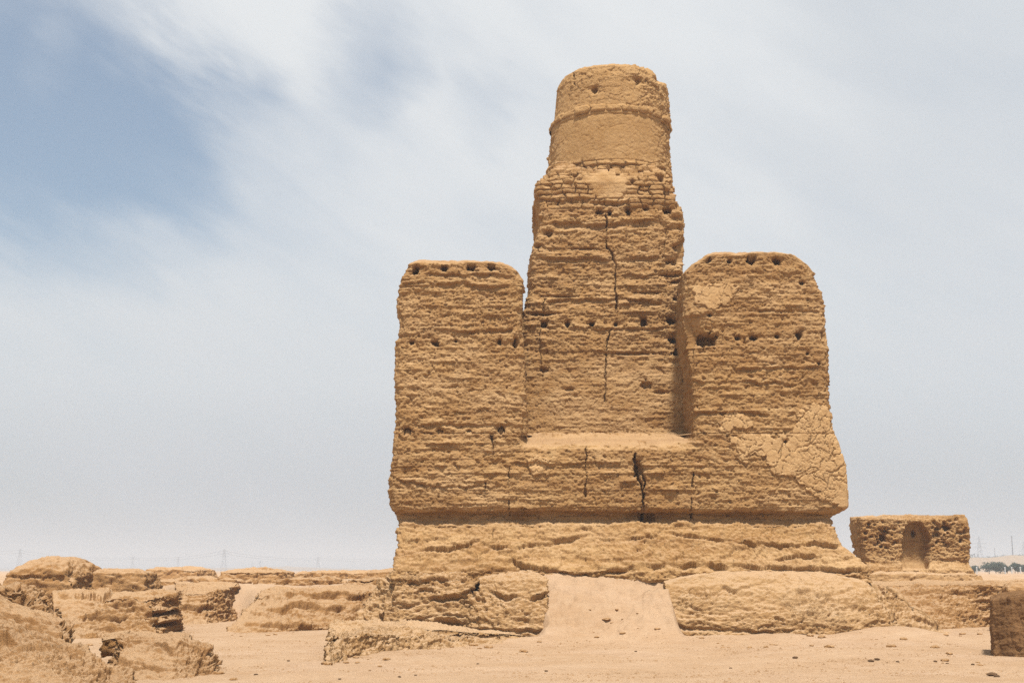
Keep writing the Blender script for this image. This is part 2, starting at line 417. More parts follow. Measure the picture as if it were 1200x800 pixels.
HOLES = [  # cx, cy, rx, ry, depth
    (486, 316, 4.6, 5.2, .45), (521, 314, 4, 4.2, .4), (552, 312.5, 5, 4.6, .45), (576, 311.5, 4, 5.2, .45),
    (482, 401, 2.6, 2.6, .2), (510, 402, 4, 3, .3), (534, 399, 2, 1.6, .15), (585, 400, 2, 3, .2), (605, 401, 4.4, 5, .4),
    (477, 504, 4.4, 4, .4), (514, 505, 3, 3, .35), (550, 505.5, 2, 1.7, .2), (587, 504, 4, 3.4, .4),
    (829, 304, 4, 3.2, .4), (855, 306, 2.4, 2.2, .2), (881, 303, 4.8, 6.2, .45), (911, 306, 4.2, 3.6, .4), (941, 331, 2.6, 2.2, .3),
    (864, 396, 2.6, 2.2, .3), (884, 396, 4.2, 3.2, .4), (911, 393, 3, 1.8, .25), (937, 393, 3.6, 5, .45), (965, 392, 2.6, 4.4, .4),
    (828, 398, 12, 7, .55), (832, 369, 2.2, 1.8, .2), (947, 414, 1.4, 1.4, .2), (960, 426, 1.4, 1.8, .2),
    (978, 496, 3, 5, .3), (921, 517, 2, 2, .2), (754, 519, 4, 3, .15),
]
SHOLES = [
    (703, 249, 5, 2.8, .3), (714.5, 249, 2.6, 3.2, .45), (736.5, 246.5, 2.8, 4, .45), (757, 244, 3, 1.8, .2), (781, 246.5, 4.8, 4, .45),
    (637.5, 380, 4, 3.4, .4), (665, 379.5, 2.8, 2.6, .4), (693.5, 379, 3.6, 2.8, .4), (722, 380, 2, 2.4, .3), (754.5, 377, 4, 5, .45), (787, 375, 7, 4, .45),
    (794, 397, 11, 4, .5), (757, 451, 6.5, 4, .3), (667, 456, 5, 2, .15), (775, 459, 6, 2, .15), (638, 433, 5, 3, .2), (636, 368, 14, 2, .2),
    (792, 305, 10, 3.4, .35), (790, 322, 16, 1.8, .35), (795, 330, 9, 2.2, .3), (796, 289, 8, 2.5, .2), (643, 272, 6, 3.5, .25), (628, 288, 6, 2.2, .25),
    (775, 207, 4, 4, .3), (724, 203, 2, 2, .2), (674, 205, 3, 3.4, .3), (637, 206, 8, 3, .25), (741, 211, 2, 2, .2), (798, 350, 8, 3, .3), (797, 412, 8, 4, .3),
    (760, 343, 14, 1.3, .12), (685, 291, 12, 1.2, .12), (740, 414, 24, 1.4, .12), (660, 347, 14, 1.2, .1),
]

def wall_face(P, N, seed, amp=.065, extra=None, inset_below=None):
    front = N[..., 1] < -.25
    px, py = proj(P)
    base = strata(P, amp, .21, 3, .062, .022, .05)
    pm, sd = plaster_mask(px, py, front)
    pl = plaster_d(P, 5, 4.0)+.034
    w = 1-sst(-.6, .6, sd); w = np.where(front, w, 0)
    lowfreq = .05*fbm(P[..., 0]*.45, P[..., 1]*.45, P[..., 2]*.6, 2, 15)
    d = base*(1-w)+(pl+lowfreq)*w
    # rougher arrises: chips at the vertical corners
    corner = 1-np.abs(N[..., 1]**2-.5)*2
    corner = np.clip(corner, 0, 1)*(np.abs(N[..., 2]) < .5)
    d = d-corner*.10*np.clip(perlin(P[..., 0]*.2, P[..., 1]*.2, P[..., 2]*3.1, 77)+.15, 0, 1)*(1-w)
    for h in HOLES: 
        dd = hole(d, px, py, *h); d = np.where(front, dd, d)
    if extra: d = extra(d, px, py, P, front)
    return d, pm

# ---- lower body
left_o = curve([(463, 507), (458, 545), (455.5, 575), (457, 592), (463, 603), (465, 612), (466, 640), (464, 668), (455, 690)], YF+.1)
right_o = curve([(977, 507), (983, 520), (990, 545), (993, 575), (993, 593), (985, 600), (977, 604), (979, 620), (985, 638), (997, 648), (1009, 660), (1014, 675)], YF+.1)
z = np.arange(Z_B, Z_T+.001, .02)
def yf_body(z):
    k = [(690, -.95), (668, -.85), (655, -.60), (640, -.35), (625, -.12), (613, .05), (608, .30), (601, .34), (598.5, .06), (594, .0), (560, .0), (507, .02)]
    zz = [az(p[0], YF) for p in k]; return YF+np.interp(z, zz, [p[1] for p in k])
P = rows_rect(z, left_o(z), right_o(z), yf_body(z), np.full(len(z), 41.0), r=.22, cf=.02, cs=.06)
Nn = normals(P)
px, py = proj(P)
def body_extra(d, px, py, P, front):
    f = lambda nd: np.where(front, nd, d)
    d = f(crack(d, px, py, [(744, 532), (746, 545), (750, 560), (754, 578), (752, 612)], 1.6, .40, 1.4, 1))
    d = f(crack(d, px, py, [(748, 545), (756, 556), (755, 575)], 1.4, .25, 1.4, 2))
    d = f(hole(d, px, py, 748, 549, 5, 9, .30)); d = f(hole(d, px, py, 757, 606, 11, 5, .25))
    d = f(crack(d, px, py, [(813, 552), (812, 575), (809, 606)], 1.0, .16, 1.5, 3))
    d = f(crack(d, px, py, [(575, 500), (578, 525), (577, 545)], 1.0, .16, 1.2, 4))
    d = f(crack(d, px, py, [(596, 545), (596, 575), (597, 605)], .8, .10, 1.2, 5))
    d = f(crack(d, px, py, [(568, 565), (567, 592)], .8, .09, 1.2, 6))
    d = f(crack(d, px, py, [(687, 522), (687, 545), (686, 582)], 1.0, .14, 1.2, 7))
    d = f(crack(d, px, py, [(577, 620), (577, 640), (563, 650), (560, 665)], .9, .10, 2, 8))
    d = f(lip(d, px, py, [(452, 553), (478, 564), (500, 565)], .04, .03, 3, 1))
    d = f(lip(d, px, py, [(470, 564), (495, 565), (515, 571), (560, 569), (575, 572)], .05, .04, 3, 2))
    d = f(lip(d, px, py, [(600, 541), (660, 543), (730, 541)], .07, .04, 5, 3))
    d = f(lip(d, px, py, [(487, 646), (505, 638), (535, 640), (560, 632), (580, 639), (605, 640), (625, 634), (655, 630), (690, 624)], .16, .10, 4, 4))
    d = f(lip(d, px, py, [(600, 655), (612, 661), (640, 667), (680, 671), (720, 668), (745, 664), (790, 660)], .26, .14, 5, 5))
    d = f(lip(d, px, py, [(700, 628), (725, 632), (770, 627)], .26, .12, 4, 6))
    d = f(lip(d, px, py, [(785, 624), (830, 628), (880, 634), (940, 637), (985, 636)], .20, .10, 3.5, 7))
    d = f(lip(d, px, py, [(790, 660), (850, 663), (900, 661), (945, 664), (1012, 666)], .34, .12, 5, 8))
    d = f(lip(d, px, py, [(900, 651), (950, 649), (1000, 653)], .16, .08, 3, 9))
    d = f(lip(d, px, py, [(840, 600), (900, 598), (975, 600)], .03, .03, 3, 10))
    d = f(lip(d, px, py, [(470, 668), (510, 664), (560, 667), (620, 662)], .10, .05, 3, 11))
    # worn, sloping sill between the two wings
    m = sst(600, 640, px)*(1-sst(795, 822, px))
    edge = 531+5*perlin(px*.03, .5, 0, 90)
    v = np.clip((edge-py)/(edge-503), 0, 1.1)
    m2 = sst(607, 622, px)*(1-sst(806, 816, px))
    back = (m*.25*sst(0, .6, v)+m2*1.55*sst(.30, 1.05, v))*(1+.3*fbm(P[..., 0]*2.2, P[..., 2]*5, .5, 3, 95)+.10*perlin(P[..., 0]*11, P[..., 2]*22, .5, 97))
    global BACK; BACK = np.where(front, back, 0)
    return np.where(front, d*(1-.35*np.clip(v*m, 0, 1))-back, d)
d, pm = wall_face(P, Nn, 1, .076, body_extra)
skirt = 1-sst(az(614, YF), az(606, YF), P[..., 2])
d = d*(1-.5*skirt)+skirt*(mud(P, .075, 4, .14, 2.2)+crust(P, .09, 5, .6, 4))
P2 = P+Nn*d[..., None]
P2[..., 2] += BACK/1.85*(az(503, 34.75)-Z_T)+np.clip(BACK, 0, 1)*(.07*fbm(P2[..., 0]*2.2, P2[..., 1]*2.2, 0, 4, 96)+.035*fbm(P2[..., 0]*8, P2[..., 1]*8, 0, 3, 98)-.03)
# smooth sill: keep z, shift in y only (normal of face is -y, fine)
P2 = add_cap(P2, 16, .02, ctr=(ax(715, 507, YF), 40.4, az(503, 34.95)))
pm2 = np.zeros(P2.shape[:2], int); pm2[:pm.shape[0]] = pm
finish('lower_body', P2-ORG, M_WALL, stupa, mask_parts=[('mud_plaster', pm2 == k+1, M_PLAS) for k in range(len(PLASTER))])

# ---- wings
def wing(name, lo, ro, top_py, seed, yb, chamf):
    zt = az(top_py, YF+.15); z = np.arange(Z_T-.06, zt, .0205)
    xl, xr = lo(z), ro(z)
    yf = YF+.02+.26*sst(zt-.20, zt+.02, z)**2+.10*(z-Z_T)/4
    yf[z < Z_T] += .03
    P = rows_rect(z, xl, xr, yf, np.full(len(z), yb), r=.2, cf=.02, cs=.04)
    P = add_cap(P, 26, .04, power=1.6)
    # uneven top
    Nn = normals(P)
    d, pm = wall_face(P, Nn, seed, .072, chamf)
    up = np.clip(Nn[..., 2], 0, 1)
    d = np.where(Nn[..., 2] > .5, .10*fbm(P[..., 0]*1.2, P[..., 1]*1.2, P[..., 2], 3, seed+5)+.02*perlin(P[..., 0]*9, P[..., 1]*9, 0, 3), d)
    P = P+Nn*d[..., None]
    pmm = np.where(Nn[..., 1] < -.3, pm, 0)
    return finish(name, P-ORG, M_WALL, stupa, mask_parts=[('mud_plaster', pmm == k+1, M_PLAS) for k in range(len(PLASTER))] if seed == 2 else None)
def lw_extra(d, px, py, P, front):
    f = lambda nd: np.where(front, nd, d)
    d = f(lip(d, px, py, [(470, 333), (490, 331), (520, 333), (545, 330), (575, 336), (600, 334)], .06, .05, 5, 21))
    d = f(lip(d, px, py, [(498, 384), (530, 386), (560, 387), (600, 384)], .06, .05, 3.5, 22))
    d = f(lip(d, px, py, [(478, 320), (540, 322), (575, 320), (600, 324)], .05, .05, 4, 23))
    d = f(lip(d, px, py, [(480, 497), (520, 495), (560, 497), (600, 497)], .07, .05, 4, 24))
    rough = sst(330, 345, py)*(1-sst(395, 405, py))
    d = d+rough*(.045*mud(P, 1.0, 9, 0, 5.0)*.9)*front
    return d
def rw_extra(d, px, py, P, front):
    f = lambda nd: np.where(front, nd, d)
    d = f(lip(d, px, py, [(800, 372), (830, 366), (870, 362), (960, 364)], .03, .03, 3, 31))
    d = f(lip(d, px, py, [(868, 432), (920, 429), (975, 431)], .05, .04, 3, 32))
    d = f(lip(d, px, py, [(812, 483), (860, 482), (900, 485)], .05, .04, 4, 33))
    d = f(lip(d, px, py, [(812, 447), (860, 446), (940, 449)], .05, .04, 3, 34))
    m = front & (px < 835)
    d = np.where(m, d-.28*np.exp(-((px-808)/14)**2-((py-392)/16)**2), d)
    return d
lwl = curve([(486, 303), (478, 310), (470, 325), (465.5, 340), (463, 358), (464, 366), (468, 376), (465.5, 395), (462.5, 402), (462, 440), (463.5, 470), (463, 507), (463, 530)], YF+.1)
lwr = curve([(588, 303), (596, 309), (607, 318), (613, 327), (611.5, 345), (612, 380), (615, 430), (616.5, 480), (617, 507), (617, 530)], YF+.1)
wing('wing', lwl, lwr, 303, 1, 37.6, lw_extra)
rwl = curve([(838, 293), (828, 297), (812, 308), (804.5, 317), (802.5, 340), (803, 380), (807, 410), (810.5, 440), (812, 507), (812, 530)], YF+.1)
rwr = curve([(918, 293), (932, 297), (948, 308), (956, 318), (961, 335), (967, 350), (970, 390), (972.5, 430), (974, 470), (976, 492), (977, 507), (977, 530)], YF+.1)
wing('wing', rwl, rwr, 293, 2, 37.6, rw_extra)

# ---- central tower
YS = 34.85
zt = az(186, YS+.75); z = np.arange(Z_T-.9, zt, .0205)
sl = curve([(609, 540), (609, 503), (610, 380), (616, 355), (621, 335), (621.5, 300), (624, 285), (629, 272), (632, 256), (633, 240), (628.5, 222), (627, 206), (635, 200), (645, 193), (650, 186)], YS+.15)
sr = curve([(816, 540), (816, 503), (813, 400), (806, 362), (803.5, 335), (804, 300), (804, 262), (800, 242), (793, 230), (790.5, 212), (788, 200), (783, 193), (778, 186)], YS+.15)
hh = (z-Z_T)/(zt-Z_T)
yf = YS+.35*np.clip(hh, 0, 1)
kz = [az(p, YS+.4) for p in (244, 238, 214, 200, 190, 184)]
yf = yf+np.interp(z, kz, [0, .03, .05, .22, .50, .75])-.42*(1-sst(Z_T-.05, Z_T+.16, z))
P = rows_rect(z, sl(z), sr(z), yf, np.full(len(z), 40.0), r=.28, cf=.02, cs=.05)
P = add_cap(P, 10, .02)
Nn = normals(P); px, py = proj(P); front = Nn[..., 1] < -.2
d = strata(P, .085, .235, 8, .075, .024, .10)
bmask = sst(250, 236, py+6*perlin(px*.05, py*.05, 0, 5))
smoothm = sst(.0, .35, 1-np.hypot((px-712)/30, (py-216)/20)+.3*perlin(px*.1, py*.1, 0, 6))*0.9
bd = bricks(P, .10, .35, .15, 2)+.03*fbm(P[..., 0]*6, P[..., 1]*6, P[..., 2]*6, 3, 4)+.12*fbm(P[..., 0]*.9, P[..., 1]*.9, P[..., 2]*1.3, 2, 14)
d = d*(1-bmask)+(bd*(1-smoothm)+smoothm*(.03+.02*fbm(P[..., 0]*7, P[..., 1]*7, P[..., 2]*7, 3, 9)))*bmask
f = lambda nd: np.where(front, nd, d)
for h in SHOLES: d = f(hole(d, px, py, *h))
d = f(crack(d, px, py, [(710, 250), (710.5, 268), (711, 290), (717, 296), (721, 308), (721.5, 335), (723, 352), (722, 380), (715, 388), (711, 400), (711, 420), (709, 470)], 1.1, .22, 1.2, 11))
d = f(crack(d, px, py, [(783, 262), (779, 285), (777, 300)], .8, .1, 1.5, 12))
d = f(crack(d, px, py, [(640, 350), (634, 372), (632, 400), (636, 440)], .9, .12, 2, 13))
d = f(crack(d, px, py, [(808, 400), (803, 430), (802, 445)], 2.5, .3, 2, 14))
d = f(lip(d, px, py, [(694, 236), (720, 237), (744, 236)], .12, .06, 4, 41))
d = f(lip(d, px, py, [(640, 302), (700, 303), (716, 304)], .06, .06, 4, 42))
d = f(lip(d, px, py, [(720, 302), (745, 303), (772, 301)], .06, .06, 4, 43))
d = f(lip(d, px, py, [(648, 260), (700, 262), (760, 258), (783, 261)], .10, .05, 6, 44))
d = f(lip(d, px, py, [(730, 322), (768, 322)], .05, .05, 4, 45))
d = f(lip(d, px, py, [(626, 232), (660, 236), (690, 232)], .10, .06, 4, 46))
d = f(lip(d, px, py, [(640, 352), (680, 351), (730, 350), (775, 354)], .07, .05, 4, 47))
d = f(lip(d, px, py, [(615, 382), (700, 384), (800, 383)], .05, .06, 3, 48))
# eroded right-hand arris and left lumps
cr = (px > 770)*front; d = d-cr*.25*sst(770, 800, px)*np.clip(perlin(0, px*.03, py*.09, 71)+.1, 0, 1)
smooth_low = sst(395, 440, py)*.35; d = d*(1-smooth_low)
P = P+Nn*d[..., None]
finish('tower_shaft', P-ORG, M_WALL, stupa)

# ---- drum, in two stages with a belt of bricks between
def drum(name, keys, cell, fn, crown, capm=12, mat=M_DRUM):
    YC = 37.4
    # keys: (py of the front edge, half width px, centre px)
    kz = []; kr = []; kx = []
    for py_, hw, cx in keys:
        yfz = YC-1.75; zz = az(py_, yfz)
        t = YC/(CT-((400-py_)/FPX)*ST)
        kz.append(zz); kr.append(hw/FPX*t*.99); kx.append((cx-600)/FPX*t)
    o = np.argsort(kz); kz = np.array(kz)[o]; kr = np.array(kr)[o]; kx = np.array(kx)[o]
    z = np.arange(kz[0], kz[-1], cell)
    r = np.interp(z, kz, kr); cx = np.interp(z, kz, kx)
    n = int(2*math.pi*1.75/cell/1.3); a = -np.linspace(0, 2*math.pi, n, endpoint=False)
    a = -a
    P = np.stack([cx[:, None]+r[:, None]*np.cos(a), YC+r[:, None]*np.sin(a), np.broadcast_to(z[:, None], (len(z), n))], 2)
    P = add_cap(P, capm, crown)
    Nn = normals(P); px, py = proj(P)
    S = P.copy(); S[..., 0] = np.arctan2(P[..., 1]-YC, P[..., 0]-cx.mean())*1.75; S[..., 1] = 0
    d = fn(P, S, px, py, Nn)
    P = P+Nn*d[..., None]
    return finish(name, P-ORG, mat, stupa)
def seam_safe(S): return S
def drum_low(P, S, px, py, Nn):
    d = plaster_d(P, 15, 3.0)*.30+.05*fbm(P[..., 0]*.7, P[..., 1]*.7, P[..., 2]*.7, 2, 3)+.012*fbm(P[..., 0]*10, P[..., 1]*10, P[..., 2]*10, 3, 31)
    dr = np.clip(sst(760, 783, px)+sst(656, 642, px), 0, 1)
    d = d+dr*(mud(P, .09, 21, 0, 4.0)-.02)
    b = sst(183, 192, py-9*((px-713)/70)**2)
    d = d*(1-b)+(bricks(S, .11, .36, .16, 6)+.02)*b
    return d
def drum_up(P, S, px, py, Nn):
    d = plaster_d(P, 25, 3.4)*.55+.05*fbm(P[..., 0]*.8, P[..., 1]*.8, P[..., 2]*.8, 2, 33)+.02*fbm(P[..., 0]*8, P[..., 1]*8, P[..., 2]*8, 3, 35)
    m = np.clip(sst(735, 765, px+10*perlin(px*.05, py*.05, 0, 8))+sst(100, 86, py-20*((px-716)/66)**2)*.6, 0, 1)
    d = d+m*(mud(P, .075, 27, 0, 3.6)+.0)
    d = d-.16*sst(764, 774, px+3*perlin(py*.2, 0, 0, 2))*sst(100, 92, py)*(Nn[..., 1] < .2)
    d = np.where(Nn[..., 1] < -.2, hole(d, px, py, 696, 105, 4.5, 3, .2), d)
    d = np.where(Nn[..., 1] < -.2, hole(d, px, py, 749, 94, 5, 3, .15), d)
    d = np.where(Nn[..., 1] < -.2, crack(d, px, py, [(672, 86), (672, 96), (676, 102)], 1.0, .12, 1.5, 3), d)
    d = np.where(Nn[..., 1] < -.2, crack(d, px, py, [(748, 118), (757, 112), (764, 104), (759, 92)], 1.0, .12, 1.5, 5), d)
    return d
def belt(P, S, px, py, Nn):
    b = bricks(S, .08, .42, .60, 13)
    return b+.05+.02*fbm(P[..., 0]*7, P[..., 1]*7, P[..., 2]*9, 3, 5)-.10*sst(768, 785, px)*np.clip(perlin(px*.1, py*.1, 0, 3)+.4, 0, 1)
drum('drum', [(215, 75, 713.5), (186, 73, 713.5), (160, 71.5, 714), (140, 70, 714.5), (136, 69.5, 714.7), (132, 68.5, 715)], .02, drum_low, .02)
drum('brick_belt', [(134, 69, 714.9), (132.6, 69.9, 715), (129.5, 69.9, 715.1), (128.5, 69.5, 715.2)], .014, lambda P, S, px, py, Nn: .02*fbm(P[..., 0]*6, P[..., 1]*6, P[..., 2]*9, 3, 5)-.08*sst(764, 785, px)*np.clip(perlin(px*.1, py*.1, 0, 3)+.5, 0, 1), .02, 6)
drum('brick_belt', [(129.2, 69, 715), (128.2, 69.9, 715.2), (124, 69.2, 715.8), (122.8, 67.6, 716)], .014, belt, .02, 6)
drum('drum', [(124, 68, 716), (110, 67, 716.5), (98, 66.3, 716.8), (86, 65.2, 716.8), (80, 63.5, 716.5), (75, 61.5, 716.5), (72, 58, 716.5), (69.5, 52, 716.5)], .02, drum_up, .10, 16)

# ================================================================== PLATFORM under it
plat = empty('earth_platform', (3.2, 34, 0), 'low crumbling earth platform split by a sand slope, under the tower ruin', 'platform')
PO = np.array(plat.location)
def mound(name, base, top, zb, zt, mat=M_MOUN, cell=.045, fn=None, crown=.12, parent=None, org=None, power=.6, sm=4, capm=30, label=None, cat=None, group=None, feats=None, ctr=None):
    P = poly_rows(base, top, zb, zt, cell, power, sm)
    ex = np.abs(P[-1]-P[-1].mean(0)); capm = int(np.clip(min(np.percentile(ex[:, 1], 90), 4)/cell*.8, 12, 110))
    P = add_cap(P, capm, crown, ctr=ctr, power=1.25)
    Nn = normals(P)
    d = fn(P, Nn)
    if feats:
        px, py = proj(P); front = (Nn[..., 1] < .1)
        for ft in feats:
            nd = ft(d, px, py); d = np.where(front, nd, d)
    P = P+Nn*d[..., None]
    if parent is None:
        o0 = np.array([*np.mean(base, 0), float(np.min(zb))]) if org is None else org
        o = finish(name, P, mat, None, origin=tuple(o0)); tag(o, label, cat, group)
    else:
        o = finish(name, P-PO, mat, parent)
    return o
G = ground
LP = lambda *a, **k: (lambda d, px, py: lip(d, px, py, *a, **k))
CR = lambda *a, **k: (lambda d, px, py: crack(d, px, py, *a, **k))
HO = lambda *a, **k: (lambda d, px, py: hole(d, px, py, *a, **k))
# core slab under the monument
mound('core_slab', [(-2.9, 32.7), (9.0, 32.7), (10.2, 43), (-3.8, 43)], [(-2.8, 32.8), (8.9, 32.8), (9.9, 42.5), (-3.5, 42.5)], 0, 1.50, M_PLIN, .05, lambda P, N: mud(P, .04, 41, .03), .05, plat)
# right block
X0, X1 = ax(783, 745, 30.9), ax(1066, 745, 30.9)
mound('front_block', [(X0, 30.9), (7.2, 30.45), (X1-.3, 31.0), (X1+.25, 32.2), (X1+.2, 33.4), (X0, 33.4)],
      [(X0+.02, 31.6), (7.2, 31.5), (X1-.75, 31.9), (X1-.4, 32.6), (X1-.2, 33.3), (X0+.05, 33.4)], -.1, [1.30, 1.32, 1.32, 1.34, 1.5, 1.54], M_PLIN, .026,
      lambda P, N: (mud(P, .095, 43, .10, 2.6)+crust(P, .07, 44, .9, 4))*(.4+.6*sst(1.3, 1.0, P[..., 2])), .22, plat, power=1.9, sm=10,
      feats=[LP([(785, 733), (850, 737), (930, 738)], .10, .05, 4, 61), LP([(900, 742), (960, 745), (1010, 747)], .05, .03, 3, 62),
             LP([(835, 693), (850, 687), (862, 692), (880, 684), (900, 690)], .07, .03, 3, 63), LP([(930, 692), (965, 697), (1000, 690)], .05, .03, 3, 64)])
# left block with the buttress standing beside the ramp
XL = ax(647, 750, 30.6)
mound('front_block', [(ax(545, 748, 30.9), 31.1), (ax(590, 750, 30.7), 30.6), (XL, 30.6), (XL+.02, 33.6), (ax(540, 745, 33), 33.6)],
      [(ax(560, 700, 31.6), 31.8), (ax(590, 700, 31.5), 31.5), (XL-.08, 31.45), (XL-.04, 33.6), (ax(555, 745, 33), 33.6)], -.1, [1.34, 1.34, 1.36, 1.54, 1.54], M_PLIN, .026,
      lambda P, N: mud(P, .10, 47, .12, 2.4)+crust(P, .10, 48, .8, 3), .18, plat, power=1.5, sm=8,
      feats=[LP([(574, 690), (590, 696), (620, 698), (642, 693)], .20, .08, 4, 65), LP([(545, 736), (600, 735), (646, 738)], .12, .05, 4, 66), CR([(565, 665), (552, 700), (533, 735)], 2.0, .2, 3, 9)])
mound('front_block', [(ax(395, 745, 32), 32.0), (ax(450, 747, 31.4), 31.4), (ax(556, 748, 31.4), 31.35), (ax(560, 745, 33), 33.8), (ax(420, 730, 34), 35.0)],
      [(ax(446, 690, 33), 33.1), (ax(470, 690, 32.0), 32.0), (ax(552, 690, 32), 32.0), (ax(556, 745, 33), 33.7), (ax(470, 690, 34), 35.0)], -.1, [1.44, 1.42, 1.38, 1.58, 1.5], M_PLIN, .026,
      lambda P, N: mud(P, .10, 53, .18, 2.0)+strata(P, .07, .25, 12, .03, .01, .0)+crust(P, .16, 54, .9, 4), .15, plat, power=1.1, sm=8,
      feats=[LP([(490, 732), (520, 728), (545, 728)], .25, .05, 5, 67), LP([(505, 701), (530, 698), (550, 700)], .2, .05, 4, 68), LP([(480, 725), (510, 722), (545, 720)], .12, .05, 3, 70),
             LP([(450, 676), (490, 679), (540, 676)], .12, .05, 3, 69), HO(444, 726, 4, 8, .25)])
# low ledge running out to the left
c = lambda px_, py_: G(px_, py_)
mound('low_ledge', [c(382, 784), c(425, 772), c(480, 764), c(560, 757), c(646, 750), c(646, 745), c(500, 742), c(385, 757)],
      [c(384, 776), c(425, 770), c(480, 762), c(560, 754), c(644, 749), c(646, 745), c(500, 742), c(388, 757)], -.06, [.46, .44, .30, .18, .05, .08, .34, .50], M_PLIN, .028,
      lambda P, N: mud(P, .08, 57, .12, 2.5)+crust(P, .09, 58, 1.0, 4), .03, plat, power=.8, sm=4, feats=[LP([(384, 752), (400, 744), (430, 741)], .08, .04, 3, 71)])
# ================================================================== BANKS AND WALL STUMPS (left)
md = lambda s, a=.13, b=.22, cl=2.2, st=.08: (lambda P, N: b*.8*fbm(P[..., 0]*.6, P[..., 1]*.6, P[..., 2]*.7, 3, s+9)+(mud(P, a*.7, s, 0, cl)+strata(P, st*1.5, .24, s % 7, .08, .02, 0)+crust(P, a*.9, s+3, .7, 4))*(.75+.55*sst(-.25, .25, fbm(P[..., 0]*.8, P[..., 1]*.8, P[..., 2]*1.6, 2, s+19)))*(1-.45*sst(.7, .95, N[..., 2])))
mound('earth_bank', [G(262, 741), G(300, 741), G(350, 739), G(432, 736), (ax(470, 720, 38.5), 38.5), (ax(460, 720, 41.5), 41.5), (ax(300, 720, 42), 42)],
      [(ax(300, 690, 38.2), 38.2), (ax(318, 690, 37.4), 37.4), (ax(352, 690, 37.2), 37.2), (ax(420, 690, 37.6), 37.6), (ax(465, 690, 38.8), 38.8), (ax(455, 690, 41), 41.0), (ax(310, 690, 41), 41.0)],
      -.1, [.86, .95, .98, 1.0, 1.08, 1.12, 1.05], M_MOUN, .03, md(61), .04, power=1.3, label='long crusted earth bank behind the sandy hollow, reaching the left foot of the platform', cat='earth bank',
      feats=[LP([(312, 712), (330, 714), (352, 706), (375, 712), (405, 710)], .14, .08, 4, 81), LP([(335, 697), (372, 697), (400, 694), (430, 699)], .14, .08, 3.5, 82), LP([(285, 731), (330, 733), (400, 737)], .14, .05, 3, 83)])
mound('earth_bank', [G(60, 752), G(120, 748), G(185, 747), G(216, 738), (ax(214, 715, 37.5), 37.5), (ax(60, 720, 37.5), 37.5)],
      [(ax(62, 700, 33), 33.0), (ax(120, 700, 32.9), 32.9), (ax(178, 700, 32.8), 32.8), (ax(206, 700, 34.2), 34.2), (ax(205, 700, 37), 37), (ax(62, 700, 37), 37)],
      -.1, [.96, .92, .92, .94, 1.0, 1.0], M_MOUN, .028, md(67), .02, power=.9, label='flat-topped layered earth bank with a dark right end, beyond the rubble mounds', cat='earth bank',
      feats=[LP([(96, 721), (120, 719), (148, 719)], .18, .05, 3.5, 84), LP([(70, 699), (120, 697), (135, 692)], .16, .08, 3, 85), LP([(170, 717), (195, 716), (214, 712)], .3, .10, 4, 86), LP([(128, 705), (160, 703)], .12, .05, 3, 87), LP([(80, 733), (130, 735), (180, 737)], .08, .05, 3, 88), LP([(176, 728), (200, 728), (220, 724)], .3, .1, 4, 89)])
mound('earth_bank', [G(205, 733), G(245, 731), G(275, 728), (ax(290, 700, 46), 46), (ax(200, 700, 46), 46)],
      [(ax(205, 700, 41), 41), (ax(240, 700, 41), 41), (ax(264, 700, 42), 42), (ax(280, 700, 45), 45), (ax(205, 700, 45), 45)],
      -.1, [.92, .90, .95, 1.2, 1.2], M_MOUN, .035, md(71), .03, label='rounded lumpy earth bank in the gap between two longer banks', cat='earth bank',
      feats=[LP([(205, 712), (230, 709), (255, 711)], .15, .08, 4, 90)])
# stumps on the skyline
def stump(x0, x1, y0, y1, Y, depth, label, seed, taper=6, mat=M_MOUN, crown=.15, name='wall_stump', cat='ruined wall', feats=None, a=.09, zb=.9, hump=0):
    zt = az(y0, Y)
    zb_ = min(zb, az(y1, Y)-.15)
    W = lambda p: ax(p, (y0+y1)/2, Y)
    xm = (x0+x1)/2
    return mound(name, [(W(x0-taper), Y-.25), (W(xm), Y-.35), (W(x1+taper), Y-.25), (W(x1+taper), Y+depth), (W(xm), Y+depth), (W(x0-taper), Y+depth)],
                 [(W(x0), Y+.1), (W(xm), Y), (W(x1), Y+.1), (W(x1)-.1, Y+depth-.3), (W(xm), Y+depth-.3), (W(x0)+.1, Y+depth-.3)],
                 zb_, [zt-crown*.6-hump, zt-crown*.5, zt-crown*.6-hump, zt-crown*.6-hump, zt-crown*.5, zt-crown*.6-hump], mat, .05, md(seed, a, .14, 2.0, .06), crown, power=.8, label=label, cat=cat, feats=feats)
stump(102, 168, 668.5, 697, 40, 2.5, 'squat flat-topped wall stump on the skyline right of the big humped mound', 73)
stump(6, 84, 655, 705, 38, 4, 'tallest humped earth mound on the skyline, with a broken dark right end', 79, 9, name='earth_mound', cat='earth mound', crown=.5, hump=.12, feats=[HO(84, 672, 6, 8, .25), LP([(10, 676), (40, 674), (70, 676)], .1, .05, 3, 91)])
stump(170, 230, 665.5, 673, 66, 5, 'low flat rise on the skyline right of the squat wall stump', 83, 5, name='earth_mound', cat='earth mound', crown=.15)
stump(258, 334, 667.5, 686, 52, 3, 'wide lumpy wall stump on the skyline with rubble at its left foot', 89, 6, a=.13)
stump(345, 452, 670, 680, 58, 4, 'long low crumbled wall on the skyline left of the tower ruin', 97, 8, a=.13, crown=.1)
stump(430, 480, 668, 684, 44, 3, 'small crumbled wall stump tight against the left foot of the platform', 98, 10, a=.12, crown=.12)
